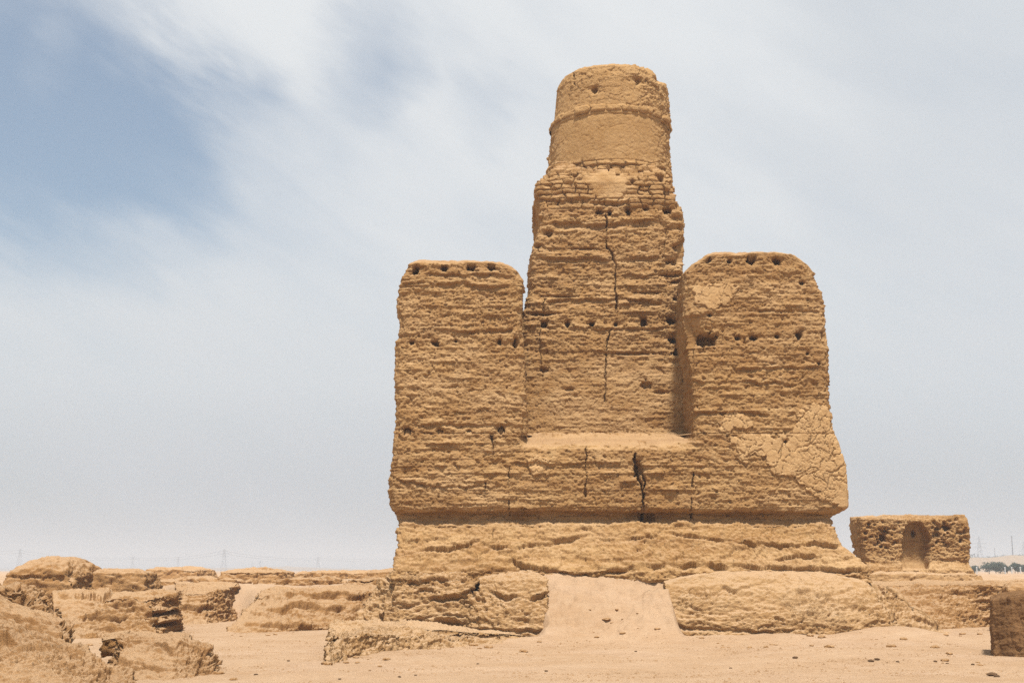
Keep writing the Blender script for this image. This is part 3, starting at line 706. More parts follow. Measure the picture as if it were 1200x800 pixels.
for a in [(128, 205, 679, 694, 45, 1.6, 'low crumbling stub on the upper ground behind the layered bank', 141, 8),
          (200, 252, 677, 688, 54, 2, 'narrow low stub between the flat rise and the wide skyline stump', 143, 7),
          (322, 400, 677, 689, 46, 1.6, 'low rough stub just below the long crumbled skyline wall', 145, 10),
          (405, 470, 676, 690, 41.5, 1.2, 'low rough stub between the long earth bank and the platform', 147, 8),
          (70, 118, 681, 697, 41, 1.4, 'small stub at the foot of the big humped mound', 149, 7)]:
    stump(*a[:7], a[7], a[8], a=.14, crown=.08)
# foreground mounds at the left
mound('rubble_mound', [(-7.3, 15.2), (-5.0, 15.6), (-4.35, 17.6), (ax(150, 795, 18.6), 19.4), (ax(60, 760, 22), 22.5), (-13, 23)],
      [(-8.2, 17.0), (-6.2, 17.4), (-6.0, 18.3), (ax(75, 735, 20), 20.0), (ax(30, 730, 21), 21.3), (-12, 21)],
      -.1, [.95, .55, .50, .80, .90, 1.3], M_RUBB, .02, md(101, .19, .34, 1.9, .07), .22, power=.85, sm=5, label='big sloping rubble mound in the near left corner', cat='earth mound',
      feats=[LP([(0, 726), (12, 724), (36, 738)], .1, .05, 4, 92), CR([(0, 762), (15, 770), (26, 770)], 1.8, .15, 3, 21), CR([(125, 768), (135, 782)], 1.6, .15, 2, 22), LP([(75, 744), (95, 746), (112, 760)], .08, .05, 3.5, 93)])
mound('wall_stump', [(ax(-40, 730, 20.6), 20.6), (ax(22, 730, 20.4), 20.4), (ax(74, 728, 20.8), 20.8), (ax(66, 700, 23), 23.5), (ax(-30, 700, 23), 24)],
      [(ax(-40, 690, 21), 21.4), (ax(18, 690, 21), 21.0), (ax(52, 690, 21.4), 21.4), (ax(42, 690, 22.8), 22.8), (ax(-30, 680, 23), 23.2)],
      .3, [1.32, 1.28, 1.12, 1.22, 1.4], M_RUBB, .02, md(103, .17, .24, 2.2, .07), .14, power=.8, label='eroded wall stump with a steep brown right face, above the near rubble mound', cat='ruined wall',
      feats=[HO(34, 706, 8, 12, .12), CR([(22, 678), (45, 690), (62, 702)], 1.5, .12, 3, 23)])
mound('rubble_mound', [G(118, 800), G(200, 800), G(262, 792), G(262, 776), (ax(230, 750, 23.5), 23.5), (ax(130, 750, 23.5), 23.5)],
      [(ax(140, 750, 20.4), 20.6), (ax(205, 750, 20.4), 20.5), (ax(244, 750, 20.8), 20.8), (ax(242, 750, 21.6), 21.6), (ax(215, 740, 22.8), 22.8), (ax(140, 740, 22.8), 22.8)],
      -.1, [.45, .50, .36, .42, .5, .5], M_RUBB, .019, md(107, .15, .18, 2.2, .06), .10, power=1.0, label='small crusted mound right of the near rubble mound, with a steep right end', cat='earth mound',
      feats=[LP([(170, 762), (182, 754), (205, 765)], .07, .04, 3.5, 94), LP([(150, 778), (200, 783), (240, 786)], .05, .03, 3, 95)])
# tilted slab lying on it
mound('earth_slab', [(ax(116, 755, 21), 21.0), (ax(150, 756, 21), 21.0), (ax(154, 750, 21.8), 21.8), (ax(122, 750, 21.9), 21.9)],
      [(ax(118, 755, 21), 20.98), (ax(150, 754, 21), 20.95), (ax(154, 750, 21.8), 21.8), (ax(122, 750, 21.9), 21.9)], [.22, .28, .34, .3], [.50, .60, .66, .55], M_MOUN, .03, md(109, .03, .06, 3, .02), .03,
      label='tilted crust slab with a dark hollow under it, on the small mound', cat='earth slab', sm=3)

# ================================================================== RIGHT SIDE
mound('earth_bank', [G(1040, 738), G(1100, 737), G(1190, 733), (14.5, 37.5), (22, 37), (22, 42), (9, 42)],
      [(ax(1044, 690, 38), 38), (ax(1100, 690, 37.9), 37.8), (ax(1180, 690, 38.5), 38.3), (14.5, 38.4), (21.5, 38), (21, 41.5), (9.2, 41.5)],
      -.1, [1.2, 1.2, 1.15, 1.2, 1.3, 1.3, 1.2], M_MOUN, .03, md(113, .08, .12, 2.2, .05), .06, power=.9, label='ochre earth bank below the small niched ruin, right of the platform', cat='earth bank',
      feats=[LP([(1060, 695), (1110, 692), (1160, 695)], .05, .03, 3, 96)])
mound('earth_ridge', [(ax(1032, 745, 32), 32.0), (ax(1090, 745, 31.6), 32.6), (ax(1132, 742, 33), 33.4), (ax(1120, 735, 35), 35.2), (ax(1046, 735, 35), 35)],
      [(ax(1042, 690, 33), 33.3), (ax(1060, 710, 33), 33.5), (ax(1112, 735, 33.4), 33.9), (ax(1110, 733, 34), 34.3), (ax(1044, 700, 34), 34.2)],
      -.1, [1.22, .85, .16, .14, 1.2], M_PLIN, .03, md(117, .05, .06, 2.6, .02), .04, power=.9, label='thin crusted ridge sloping down to the sand from the right end of the platform', cat='earth ridge',
      feats=[CR([(1057, 694), (1066, 705), (1072, 713)], 1.5, .15, 1.5, 25), LP([(1070, 722), (1090, 728), (1110, 736)], .15, .05, 3.5, 97)])
gx, gy = G(1163, 768)
mound('wall_stump', [(gx, gy), (gx+.5, gy-.45), (gx+2.5, gy-.9), (gx+3.0, gy+1.4), (gx+.5, gy+1.5)],
      [(gx+.06, gy+.05), (gx+.5, gy-.35), (gx+2.5, gy-.7), (gx+2.9, gy+1.2), (gx+.5, gy+1.3)], -.1, [1.02, 1.12, 1.2, 1.25, 1.1], M_DARK, .02,
      lambda P, N: .05*fbm(P[..., 0]*5, P[..., 1]*5, P[..., 2]*1.2, 3, 9)+.03*fbm(P[..., 0]*14, P[..., 1]*14, P[..., 2]*5, 3, 19)+mud(P, .03, 121, .06, 3), .10, power=.8, label='dark brown wall stump with rain-washed sides at the right edge', cat='ruined wall', sm=6)
stump(1183, 1230, 684, 705, 34, 1.5, 'low brown lump of wall just behind the dark stump at the right edge', 125, 4, a=.08, zb=.6)

# small niched ruin
YN = 46.0
ruin = empty('niched_ruin', (ax(1070, 660, YN), YN+1, 1.1), 'small square-topped earth ruin with a tall arched niche, right of the tower ruin', 'ruin')
RO = np.array(ruin.location)
zt = az(605, YN); z = np.arange(1.25, zt, .022)
rl = curve([(1009, 606), (1009, 630), (1014, 650), (1016, 662), (1008, 672)], YN); rr = curve([(1134, 606), (1137, 625), (1137, 650), (1136, 664), (1142, 674)], YN)
yf = YN+.02-.35*(1-sst(az(670, YN), az(655, YN), z))+.12*sst(zt-.12, zt, z)
P = rows_rect(z, rl(z), rr(z), yf, np.full(len(z), YN+1.5), r=.14, cf=.02, cs=.05)
# left flank splays backward so that its edge shows, as in the photo
P = add_cap(P, 16, .04)
back = sst(YN+.15, YN+1.2, P[..., 1]); lf = P[..., 0] < ax(1072, 640, YN)
P[..., 0] -= np.where(lf, back*.0, 0)
Nn = normals(P); px, py = proj(P); front = (Nn[..., 1] < -.3)
d = mud(P, .07, 131, .12, 2.2)+strata(P, .03, .2, 4, .03, .02, 0)
d = np.where(Nn[..., 2] > .5, d+.10*fbm(P[..., 0]*2.5, P[..., 1]*2.5, 0, 3, 9), d)
for cx, cy, rx, ry, dp in [(1035, 630, 4.2, 4, .35), (1109, 618.5, 4.2, 3.2, .35), (1097, 625, 5, 3, .25), (1033, 640, 1.8, 1.4, .15), (1038, 622, 2, 1.3, .2), (1099, 619, 2.2, 2, .2), (1120, 608, 3, 2, .15)]+[(1012+random.random()*42, 610+random.random()*32, 1.1+random.random(), .9+random.random()*.7, .07) for _ in range(30)]+[(1092+random.random()*40, 609+random.random()*32, 1.1+random.random(), .9+random.random()*.7, .07) for _ in range(30)]:
    d = np.where(front, hole(d, px, py, cx, cy, rx, ry, dp), d)
hw = 15.5; cxn = 1073
inn = np.maximum(np.abs(px-cxn-3.5*perlin(py*.07, 0, 0, 3)-1.2*perlin(py*.3, px*.02, 0, 5))/hw, 0)
topy = 612+13*np.clip(inn, 0, 1)**2.4+2.5*perlin(px*.12, .3, 0, 4)
nm = (1-sst(.93, 1.08, inn))*sst(topy-1, topy+1.5, py)*(1-sst(655, 668, py))
d = np.where(front, d*(1-.5*nm)-.48*nm, d)
d = np.where(front, hole(d, px, py, 1076, 625, 3, 3.4, .3), d)
d = np.where(front, lip(d, px, py, [(1008, 655), (1050, 658), (1100, 655), (1138, 658)], .03, .02, 3, 98), d)
P = P+Nn*d[..., None]
fr = (front[..., ] & (nm > .5))
finish('wall', P-RO, M_WALL, ruin, mask_parts=[('niche', fr, M_WALL)])
zc = 1.0
P = rows_rect(np.arange(.9, 1.5, .03), *[np.full(20, q) for q in (ax(1004, 675, YN), ax(1150, 675, YN), YN-.9, YN+2.4)], r=.3, cf=.04, cs=.1)
sh = (P[..., 2]-.9)/.6; cx0 = P[..., 0].mean(); cy0 = P[..., 1].mean()
P[..., 0] = cx0+(P[..., 0]-cx0)*(1-.08*sh); P[..., 1] = cy0+(P[..., 1]-cy0)*(1-.22*sh)
P = add_cap(P, 10, .05); Nn = normals(P); P = P+Nn*mud(P, .08, 133, .14, 2)[..., None]
finish('footing', P-RO, M_PLIN, ruin)

# ================================================================== GROUND
def terrain(x, y):
    r = np.hypot(x, y)
    z = .10*fbm(x*.12, y*.12, 0, 3, 200)+.03*fbm(x*.6, y*.6, 0, 3, 201)+.012*fbm(x*2.6, y*2.6, 0, 3, 202)
    near = np.exp(-((r)/14)**2); z = z*(1-near)
    # sandy hollow at the left and a soft slope toward the platform
    z = z-.10*np.exp(-((x+5.5)/2.6)**2-((y-27)/4.5)**2)+.16*np.exp(-((x+2.3)/1.8)**2-((y-25.5)/2.5)**2)*.6
    z = z+.10*np.exp(-((y-30.2)/.9)**2)*sst(-4, -2, x)*(1-sst(9.5, 11, x))
    # drift against the ridge
    z = z+.16*np.exp(-((x-9.0)/1.0)**2-((y-30.6)/.9)**2)
    yy = y+.35*perlin(x*.7, y*.7, 0, 220)
    ramp = 1.54*sst(29.5, 32.7, yy)**1.1
    w_ = .14-.05*sst(29.5, 31.0, y)
    mk = sst(XL-.25-w_, XL-.1+.3*w_, x+.5*perlin(y*1.1, x*.9, 0, 221)*w_+.06*perlin(y*4, x*4, 0, 227))*(1-sst(X0+.1-.3*w_, X0+.25+w_, x))*(1-sst(33, 33.6, y))
    z = z+ramp*mk+(.11*fbm(x*1.6, y*1.6, 0, 4, 222)+.12*fbm(x*4, y*4, 0, 4, 223)+.03*fbm(x*13, y*13, 0, 2, 228))*mk*sst(29.3, 30.5, y)
    z = z+(.022*fbm(x*4.5, y*4.5, 0, 3, 224)+.05*np.clip(fbm(x*1.1, y*1.1, 0, 3, 225), 0, 1))*(1-sst(40, 60, r))
    ts = 1.53+.05*fbm(x*.8, y*.8, 0, 3, 230)+.02*fbm(x*4, y*4, 0, 3, 231)-1.6*(1-sst(31.55, 32.35, y+.25*perlin(x*.8, 1, 0, 232)))
    tm = sst(.1, .8, x)*(1-sst(8.6, 9.3, x))*(1-sst(33, 33.6, y)); z = np.maximum(z, ts*tm)
    # sand banked against the front blocks
    z = z+.16*np.exp(-np.clip(31.0-y, 0, 9)/.55)*sst(-3, 0, x)*(1-sst(9, 10, x))*np.clip(.5+perlin(x*.9, 0, 0, 226), 0, 1.2)*(y < 31.6)
    # the upper terrace
    line = np.interp(x, [-13.5, -11.2, -9.0, -6.2, 8], [37.3, 43.0, 43.0, 39.4, 39.5])+.7*perlin(x*.5, y*.3, 0, 203)+.25*perlin(x*2, y*2, 0, 213)
    step = sst(0, 2.0, y-line)
    ter = 1.12+.22*fbm(x*.10, y*.10, 0, 3, 204)+.16*fbm(x*.5, y*.5, 0, 3, 205)+.05*fbm(x*2.1, y*2.1, 0, 3, 206)
    ter = ter-.12*sst(60, 200, r)+.18*fbm(x*.02, y*.02, 0, 2, 207)*sst(80, 200, r)
    rr_ = (.5+.5*fbm(x*.35, y*.35, 0, 3, 208))*5; kk = np.floor(rr_)
    ter = ter+.10*((kk+sst(.7, 1, rr_-kk))/5-.5)*sst(200, 60, r)
    return z*(1-step)+ter*step
rr0 = np.concatenate([[.0, 3, 6, 9, 12, 14], np.arange(15, 37, .045), 37*np.geomspace(1, 12000/37, 420)])
an = np.concatenate([np.linspace(-180, -27, 60, endpoint=False), np.linspace(-27, 27, 900, endpoint=False), np.linspace(27, 180, 60, endpoint=False)])
A = np.radians(an)[None, :]; Rr = rr0[:, None]
X = Rr*np.sin(A); Y = Rr*np.cos(A)
Z = terrain(X, Y)
gme = mesh_np('ground', np.stack([X, Y, Z], 2).reshape(-1, 3), grid_faces(len(rr0), len(an))[:, ::-1])
tag(link('ground', gme, M_SAND), kind='structure', label='pale sand and dusty earth')

# stones and clods
def clod_mesh(s, seed):
    import bmesh
    bm = bmesh.new(); bmesh.ops.create_icosphere(bm, subdivisions=2, radius=1)
    v = np.array([q.co[:] for q in bm.verts]); n = 1+.35*perlin(v[:, 0]*1.3, v[:, 1]*1.3, v[:, 2]*1.3, seed)+.15*perlin(v[:, 0]*4, v[:, 1]*4, v[:, 2]*4, seed+3)
    v = v*n[:, None]*np.array([1.2, .9, .55])*s
    for q, w in zip(bm.verts, v): q.co = w
    me = bpy.data.meshes.new('clod'); bm.to_mesh(me); bm.free()
    for p in me.polygons: p.use_smooth = False
    me.materials.append(M_CLOD); return me
cms = [clod_mesh(.1, k) for k in range(4)]
spots = [(300, 792, .5), (468, 794, .5), (487, 791, .35), (745, 762, .5), (932, 772, .8), (1021, 776, .9), (1028, 775, .8), (1052, 777, .5), (1096, 775, .6), (1163, 792, 1.1), (1168, 793, .8), (1110, 776, .4), (676, 744, .5), (338, 776, .4), (640, 787, .5), (856, 782, .4), (560, 779, .4), (1140, 778, .5), (398, 797, .4)]
for k, (a, b, s) in enumerate(spots):
    x, y = G(a, b); o = bpy.data.objects.new('clod', cms[k % 4]); COL.objects.link(o)
    o.location = (x, y, float(terrain(np.array([x]), np.array([y]))[0])+.02*s); s *= .6; o.scale = (s, s, s*.9); o.rotation_euler = (0, 0, k*1.7)
    tag(o, 'small dark clod of earth lying on the sand', 'clod', 'dark clods scattered on the sand')
# gravel as one mass
n = 42000
aa = np.radians(rng.uniform(-24, 24, n)); rr1 = 16+rng.random(n)**1.3*28
gx_, gy_ = rr1*np.sin(aa), rr1*np.cos(aa); gz_ = terrain(gx_, gy_)
keep = ~((gx_ > -4) & (gx_ < 10.4) & (gy_ > 30)) & (gy_ < 46)
dens = perlin(gx_*.25, gy_*.6, 0, 300)+.7*perlin(gx_*1.1, gy_*1.6, 0, 301)+.3*rng.random(n) > .22; keep &= dens
gx_, gy_, gz_ = gx_[keep], gy_[keep], gz_[keep]; n = len(gx_)
s = .007+.006*rng.random(n)+.022*rng.random(n)**14
oc = np.array([[1, 0, 0], [0, 1, 0], [-1, 0, 0], [0, -1, 0], [0, 0, .8], [0, 0, -.8]])
V = gx_[:, None, None]*np.array([1, 0, 0])+gy_[:, None, None]*np.array([0, 1, 0])+gz_[:, None, None]*np.array([0, 0, 1])+oc[None]*s[:, None, None]*(.6+.8*rng.random((n, 6, 1)))
tr = np.array([[0, 1, 4], [1, 2, 4], [2, 3, 4], [3, 0, 4], [1, 0, 5], [2, 1, 5], [3, 2, 5], [0, 3, 5]])
T = (np.arange(n)[:, None, None]*6+tr[None]).reshape(-1, 3)
M_GRAV = earth('gravel_stone', [srgb(196, 158, 118), srgb(172, 136, 98), srgb(140, 108, 78), srgb(212, 176, 136)], 0, 1, 1)
tag(link('gravel', mesh_np('gravel', V.reshape(-1, 3), np.zeros((0, 4), int), T, False), M_GRAV), 'fine gravel and crumbs of earth strewn over the sand', 'gravel', kind='stuff')
# broken lumps on the terrace (left skyline rubble)
lump = [clod_mesh(.22, 20+k) for k in range(3)]
for m_ in lump: m_.materials.clear(); m_.materials.append(M_MOUN)
for k, (a, b, Yd, s) in enumerate([(267, 691, 46, 1.1), (280, 686, 47, 1.2), (289, 683, 48, 1.0), (249, 680, 50, 1.3), (345, 678, 50, .8), (352, 681, 48, .8), (240, 688, 46, .8), (262, 683, 49, .7), (300, 689, 46, .6), (230, 686, 47, .5)]):
    x, zz = at(a, b, Yd); o = bpy.data.objects.new('earth_lump', lump[k % 3]); COL.objects.link(o)
    gz = float(terrain(np.array([float(x)]), np.array([float(Yd)]))[0])
    o.location = (float(x), Yd, gz+.08*s); o.scale = (s, s, s); o.rotation_euler = (.2*k, .1*k, k*2.1)
    tag(o, 'broken ochre earth lump lying by the wide skyline wall stump', 'earth lump', 'broken lumps on the upper ground')

foot = [clod_mesh(.1, 40+k) for k in range(4)]
for m_ in foot: m_.materials.clear(); m_.materials.append(M_MOUN)
zones = [(None, None, 14), ((118, 275), (790, 799), 10), ((70, 225), (748, 757), 12), ((262, 440), (738, 746), 14), ((380, 470), (770, 788), 10), ((470, 645), (753, 764), 12), ((790, 1060), (750, 760), 22), ((1060, 1150), (742, 752), 8), ((1080, 1165), (760, 782), 8)]
r_ = np.random.default_rng(99); kk_ = 0
for xr_, yr_, cnt in zones:
    (xa, xb), (ya, yb_) = (xr_, yr_) if xr_ else ((None, None), (None, None))
    for _ in range(cnt):
        x, y = (r_.uniform(1.15, 3.5), r_.uniform(29.2, 31.9)) if xa is None else G(r_.uniform(xa, xb), r_.uniform(ya, yb_)); sc_ = .22+.75*r_.random()**2.5
        o = bpy.data.objects.new('earth_lump', foot[kk_ % 4]); COL.objects.link(o); kk_ += 1
        o.location = (x, y, float(terrain(np.array([x]), np.array([y]))[0])+.015*sc_); o.scale = (sc_, sc_, sc_); o.rotation_euler = (0, 0, r_.uniform(0, 6.28))
        tag(o, 'fist-sized lump of ochre earth fallen at the foot of a bank or platform', 'earth lump', 'fallen lumps at the foot of the banks')

# ================================================================== FAR BACKGROUND
M_HILL = earth('dune_sand', [srgb(186, 160, 130), srgb(172, 146, 116), srgb(160, 132, 102), srgb(192, 166, 138)], 0, .3, .3)
def hill(name, x0, x1, D, h, seed, label):
    n, m = 160, 24
    u = np.linspace(0, 1, n); v = np.linspace(-1, 1, m)
    X = (x0+(x1-x0)*u)[None, :]+0*v[:, None]; Y = D+v[:, None]*(x1-x0)*.22+0*u[None, :]
    e = np.sin(np.pi*u)**.6
    Z = .3+h*e[None, :]*(1-v[:, None]**2)*(.55+.45*fbm(X/(x1-x0)*7, Y/(x1-x0)*7, 0, 4, seed)*1.6+.25)
    return tag(link(name, mesh_np(name, np.stack([X, Y, Z], 2).reshape(-1, 3), grid_faces(m, n, False)), M_HILL), label, kind='structure')
hill('hills', 170, 460, 620, 9.5, 5, 'pale sandy rise behind the dark bushes')
hill('hills', -420, -150, 1500, 6.0, 9, 'low hazy hills on the left horizon')
hill('hills', -1300, -560, 2300, 6.0, 11, 'faint far hills on the left horizon')
hill('hills', 500, 1100, 1500, 9, 15, 'far low ridge on the right horizon')
# bushes / trees at far right
M_LEAF = plain('dark_foliage', (.028, .05, .028), .8); M_BARK = plain('bark', (.12, .09, .06), .9)
def tree(x, y, zb, h, w, seed, label, group, name='tree', leaf=None, nl=1500):
    r = np.random.default_rng(seed)
    t = empty(name, (x, y, zb), label, 'tree', group)
    n = 8; seg = 5; V = []
    for i in range(seg+1):
        f_ = i/seg; rad = .09*h*.35*(1-f_*.7)
        for k in range(n): V.append((rad*math.cos(k/n*6.283)+.05*h*math.sin(f_*3+seed)*.5, rad*math.sin(k/n*6.283), f_*h*.6))
    link('trunk', mesh_np('trunk', V, grid_faces(seg+1, n)), M_BARK, t)
    nc = 14; c = r.normal(size=(nc, 3)); c /= np.linalg.norm(c, axis=1)[:, None]; c *= r.random((nc, 1))**.5*.75
    c = c*np.array([w/2, w/2, h*.38])+np.array([0, 0, h*.55])
    k = r.integers(0, nc, nl); p = r.normal(size=(nl, 3)); p /= np.linalg.norm(p, axis=1)[:, None]
    p = c[k]+p*(r.random((nl, 1))**.4)*np.array([w*.2, w*.2, h*.17])
    p[:, 2] = np.maximum(p[:, 2], .1)
    a = r.normal(size=(nl, 3)); b = r.normal(size=(nl, 3)); s_ = (leaf or .12)
    a = a/np.linalg.norm(a, axis=1)[:, None]*s_; b = b/np.linalg.norm(b, axis=1)[:, None]*s_*.6
    V = np.stack([p-a, p-b, p+a, p+b], 1).reshape(-1, 3)
    link('crown', mesh_np('crown', V, np.arange(nl*4).reshape(-1, 4), smooth=False), M_LEAF, t)
    return t
TG = 'bushy trees beyond the niched ruin'
for k, (pxa, pyt, pyb, w, D, lab) in enumerate([
        (1141, 660, 669, 6, 300, 'slim dark tree just right of the niched ruin'),
        (1158, 657, 668.6, 9, 305, 'broad dark tree, left one of the dense clump on the horizon'),
        (1166, 656, 668.6, 10, 300, 'tallest dark tree in the dense clump on the horizon'),
        (1172, 659, 668.6, 7, 310, 'lower dark tree at the right of the dense clump on the horizon'),
        (1180, 661, 668.6, 5, 300, 'thin dark tree in the gap right of the dense clump'),
        (1189, 658, 668.6, 6, 305, 'upright dark tree second from the photo edge'),
        (1192, 659, 668.6, 5, 298, 'narrow dark tree beside the upright one'),
        (1198, 660, 668.6, 5, 300, 'dark tree cut by the right edge of the photo')]):
    D = D*.75; w = w*.42*.75/ .75
    x, zt_ = at(pxa, pyt, D); x = float(x); zb_ = float(terrain(np.array([x]), np.array([D]))[0])
    h = float(zt_)-zb_
    ww = {9: 9, 10: 10}.get(0, w)
    tree(x, D, zb_-.1, h*1.05, ww*.9, 50+k, lab, TG, leaf=.11)
M_WHT = plain('white_paint', (.45, .46, .46), .5)
def tube(pts, r, n=6):
    pts = [np.array(p, float) for p in pts]; V = []
    for i, p in enumerate(pts):
        d_ = pts[min(i+1, len(pts)-1)]-pts[max(i-1, 0)]; d_ /= np.linalg.norm(d_)
        a = np.cross(d_, [0, 0, 1.0]); 
        if np.linalg.norm(a) < .1: a = np.cross(d_, [0, 1.0, 0])
        a /= np.linalg.norm(a); b = np.cross(d_, a)
        rr_ = r[i] if isinstance(r, (list, tuple)) else r
        for k in range(n): V.append(p+rr_*(a*math.cos(k/n*6.283)+b*math.sin(k/n*6.283)))
    return np.array(V), grid_faces(len(pts), n)
def tubes(name, lst, mat, parent):
    Vs = []; Qs = []; o = 0
    for pts, r in lst:
        v, q = tube(pts, r); Vs.append(v); Qs.append(q+o); o += len(v)
    return link(name, mesh_np(name, np.vstack(Vs), np.vstack(Qs)), mat, parent)
for k, (pxa, lab) in enumerate([(1144.5, 'white post beside the slim dark tree'), (1177.5, 'white post right of the dense tree clump'), (1185.5, 'white post left of the upright dark tree'), (1195.5, 'white post nearest the photo edge')]):
    D = 215.; x = ax(pxa, 664, D); zb_ = float(terrain(np.array([x]), np.array([D]))[0])
    h = az(664, D)-zb_
    t = empty('boundary_post', (x, D, zb_), lab, 'post', 'white posts among the far trees')
    tubes('shaft', [([(0, 0, -.1), (0, 0, h*.86)], .10)], M_WHT, t)
    tubes('cap', [([(0, 0, h*.86), (0, 0, h*.9), (0, 0, h)], [.14, .14, .08])], M_WHT, t)
# distant tree belt: one mass
nt_ = 26000; bx = 300+rng.random(nt_)*520; by = 1000+rng.random(nt_)*90
hgt = 10+8*(perlin(bx*.02, .5, 0, 402)+.5)+3*perlin(bx*.09, .5, 0, 403)
bz = 1+hgt*rng.random(nt_)**.8
p = np.stack([bx, by, bz], 1); a = rng.normal(size=(nt_, 3)); b = rng.normal(size=(nt_, 3)); a = a/np.linalg.norm(a, axis=1)[:, None]*1.1; b = b/np.linalg.norm(b, axis=1)[:, None]*.8
tag(link('treeline', mesh_np('treeline', np.stack([p-a, p-b, p+a, p+b], 1).reshape(-1, 3), np.arange(nt_*4).reshape(-1, 4), smooth=False), M_LEAF), 'hazy belt of trees on the right horizon', 'trees', kind='stuff')
# pylons and masts
M_STEEL = plain('galvanised_steel', (.10, .11, .13), .7, 0)
def pylon(pxa, pyt, D, label, r=.16):
    x, zt_ = at(pxa, pyt, D); x = float(x); h = float(zt_)-.9
    t = empty('pylon', (x, D, .9), label, 'pylon', 'power pylons on the horizon')
    w = h*.11; L = []
    lv = [0, .25, .45, .62, .76, .88]
    wd = lambda f_: w*(1-f_)**1.2+.35
    for sx, sy in ((1, 1), (1, -1), (-1, 1), (-1, -1)):
        L.append(([(sx*wd(f_), sy*wd(f_), f_*h) for f_ in lv]+[(0, 0, h)], r))
    for i in range(len(lv)-1):
        for sx in (1, -1):
            L.append(([(sx*wd(lv[i]), -wd(lv[i]), lv[i]*h), (-sx*wd(lv[i+1]), -wd(lv[i+1]), lv[i+1]*h)], r*.6))
            L.append(([(sx*wd(lv[i]), wd(lv[i]), lv[i]*h), (-sx*wd(lv[i+1]), wd(lv[i+1]), lv[i+1]*h)], r*.6))
    tubes('lattice_mast', L, M_STEEL, t)
    for f_, a_ in ((.66, .19), (.78, .24), (.9, .15)):
        tubes('cross_arm', [([(-h*a_, 0, h*f_), (0, -.3, h*(f_+.02)), (h*a_, 0, h*f_)], r*.8), ([(-h*a_, 0, h*f_), (0, 0, h*(f_+.05)), (h*a_, 0, h*f_)], r*.6)], M_STEEL, t)
    return [(x, D, .9+h*.78), (x, D, .9+h*.9)]
PY = []
for pxa, pyt, D, lab in [(24, 642, 1100, 'thin pylon at the left, above the near rubble mound'), (102, 654.5, 1900, 'faint pylon behind the squat wall stump'), (156, 651, 1500, 'pylon just left of the low flat skyline rise'),
                         (209, 652, 1600, 'pylon above the low flat skyline rise'), (263, 642.5, 1000, 'tallest lattice pylon, left of the wide skyline stump'), (296, 657.5, 2100, 'short faint pylon above the wide skyline stump'),
                         (305, 656.5, 2000, 'short pylon right of another above the wide stump'), (373, 651.5, 1500, 'pylon above the long low wall on the skyline')]:
    PY.append(pylon(pxa, pyt, D, lab,   .00007*D))
pylon(1147, 628, 1300, 'lattice pylon right of the niched ruin', .17)
pylon(1199, 634, 1500, 'pylon cut by the right edge of the photo', .17)
def mast(pxa, pyt, D, label, r):
    x, zt_ = at(pxa, pyt, D); h = float(zt_)-.9
    t = empty('chimney_mast', (float(x), D, .9), label, 'mast')
    tubes('shaft', [([(0, 0, 0), (0, 0, h*.5), (0, 0, h)], [r*1.4, r, r*.7])], M_STEEL, t)
    tubes('cap', [([(0, 0, h), (0, 0, h+.6)], r*1.1)], M_STEEL, t)
mast(1185.5, 629, 700, 'tall thin dark mast above the far trees at the right', .34)
mast(1165.5, 643, 800, 'short thin mast above the dense tree clump', .2)
# cables between pylons
order = [PY[i] for i in (0, 2, 4, 7)]
for q, lab in ((0, 'lower power cable strung between the left pylons'), (1, 'upper power cable strung between the left pylons')):
    pts = [(-900, 1400, 18+3*q)]+[p[q] for p in order]+[(-60, 1700, 16+3*q)]
    full = []
    for a, b in zip(pts[:-1], pts[1:]):
        for k in range(10):
            t = k/10; full.append(tuple(np.array(a)*(1-t)+np.array(b)*t-np.array([0, 0, 4*3.0*t*(1-t)])))
    full.append(pts[-1])
    V, Qf = tube(full, .09, 4); V = V-np.array(full[0])
    o = link('power_cable', mesh_np('power_cable', V, Qf), M_STEEL); o.location = full[0]
    tag(o, lab, 'cable', 'power cables on the left horizon')

# ================================================================== HAZE
import bmesh
bm = bmesh.new(); bmesh.ops.create_cube(bm, size=1)
for v_ in bm.verts: v_.co = (v_.co.x*8000, v_.co.y*8000, -3 if v_.co.z < 0 else 45)
me = bpy.data.meshes.new('haze'); bm.to_mesh(me); bm.free()
HZ = bpy.data.materials.new('haze'); HZ.use_nodes = True; nt = HZ.node_tree; nt.nodes.clear()
o_ = nt.nodes.new('ShaderNodeOutputMaterial'); pv = nt.nodes.new('ShaderNodeVolumePrincipled')
pv.inputs['Color'].default_value = (.66, .72, .80, 1); pv.inputs['Density'].default_value = .0009; pv.inputs['Anisotropy'].default_value = .2
nt.links.new(pv.outputs[0], o_.inputs['Volume'])
tag(link('haze', me, HZ), 'thin dusty air', 'haze', kind='stuff')

# ================================================================== LIGHT AND SKY
SUN_EL, SUN_AZ = math.radians(67), math.radians(9)      # azimuth measured from behind the camera toward the right
sd = bpy.data.lights.new('sun', 'SUN'); sun = bpy.data.objects.new('sun', sd); COL.objects.link(sun)
sd.energy = 4.3; sd.angle = math.radians(5); sd.color = (1, .95, .88)
sdir = np.array([math.sin(SUN_AZ)*math.cos(SUN_EL), -math.cos(SUN_AZ)*math.cos(SUN_EL), math.sin(SUN_EL)])
from mathutils import Vector
sun.rotation_euler = Vector(sdir).to_track_quat('Z', 'Y').to_euler()
W = bpy.data.worlds.new('World'); scene.world = W; W.use_nodes = True
nt = W.node_tree; N = nt.nodes; L = nt.links; N.clear()
out = N.new('ShaderNodeOutputWorld')
sky = N.new('ShaderNodeTexSky'); sky.sky_type = 'NISHITA'; sky.sun_disc = False
sky.sun_elevation = SUN_EL; sky.sun_rotation = math.pi-SUN_AZ; sky.dust_density = 2.5
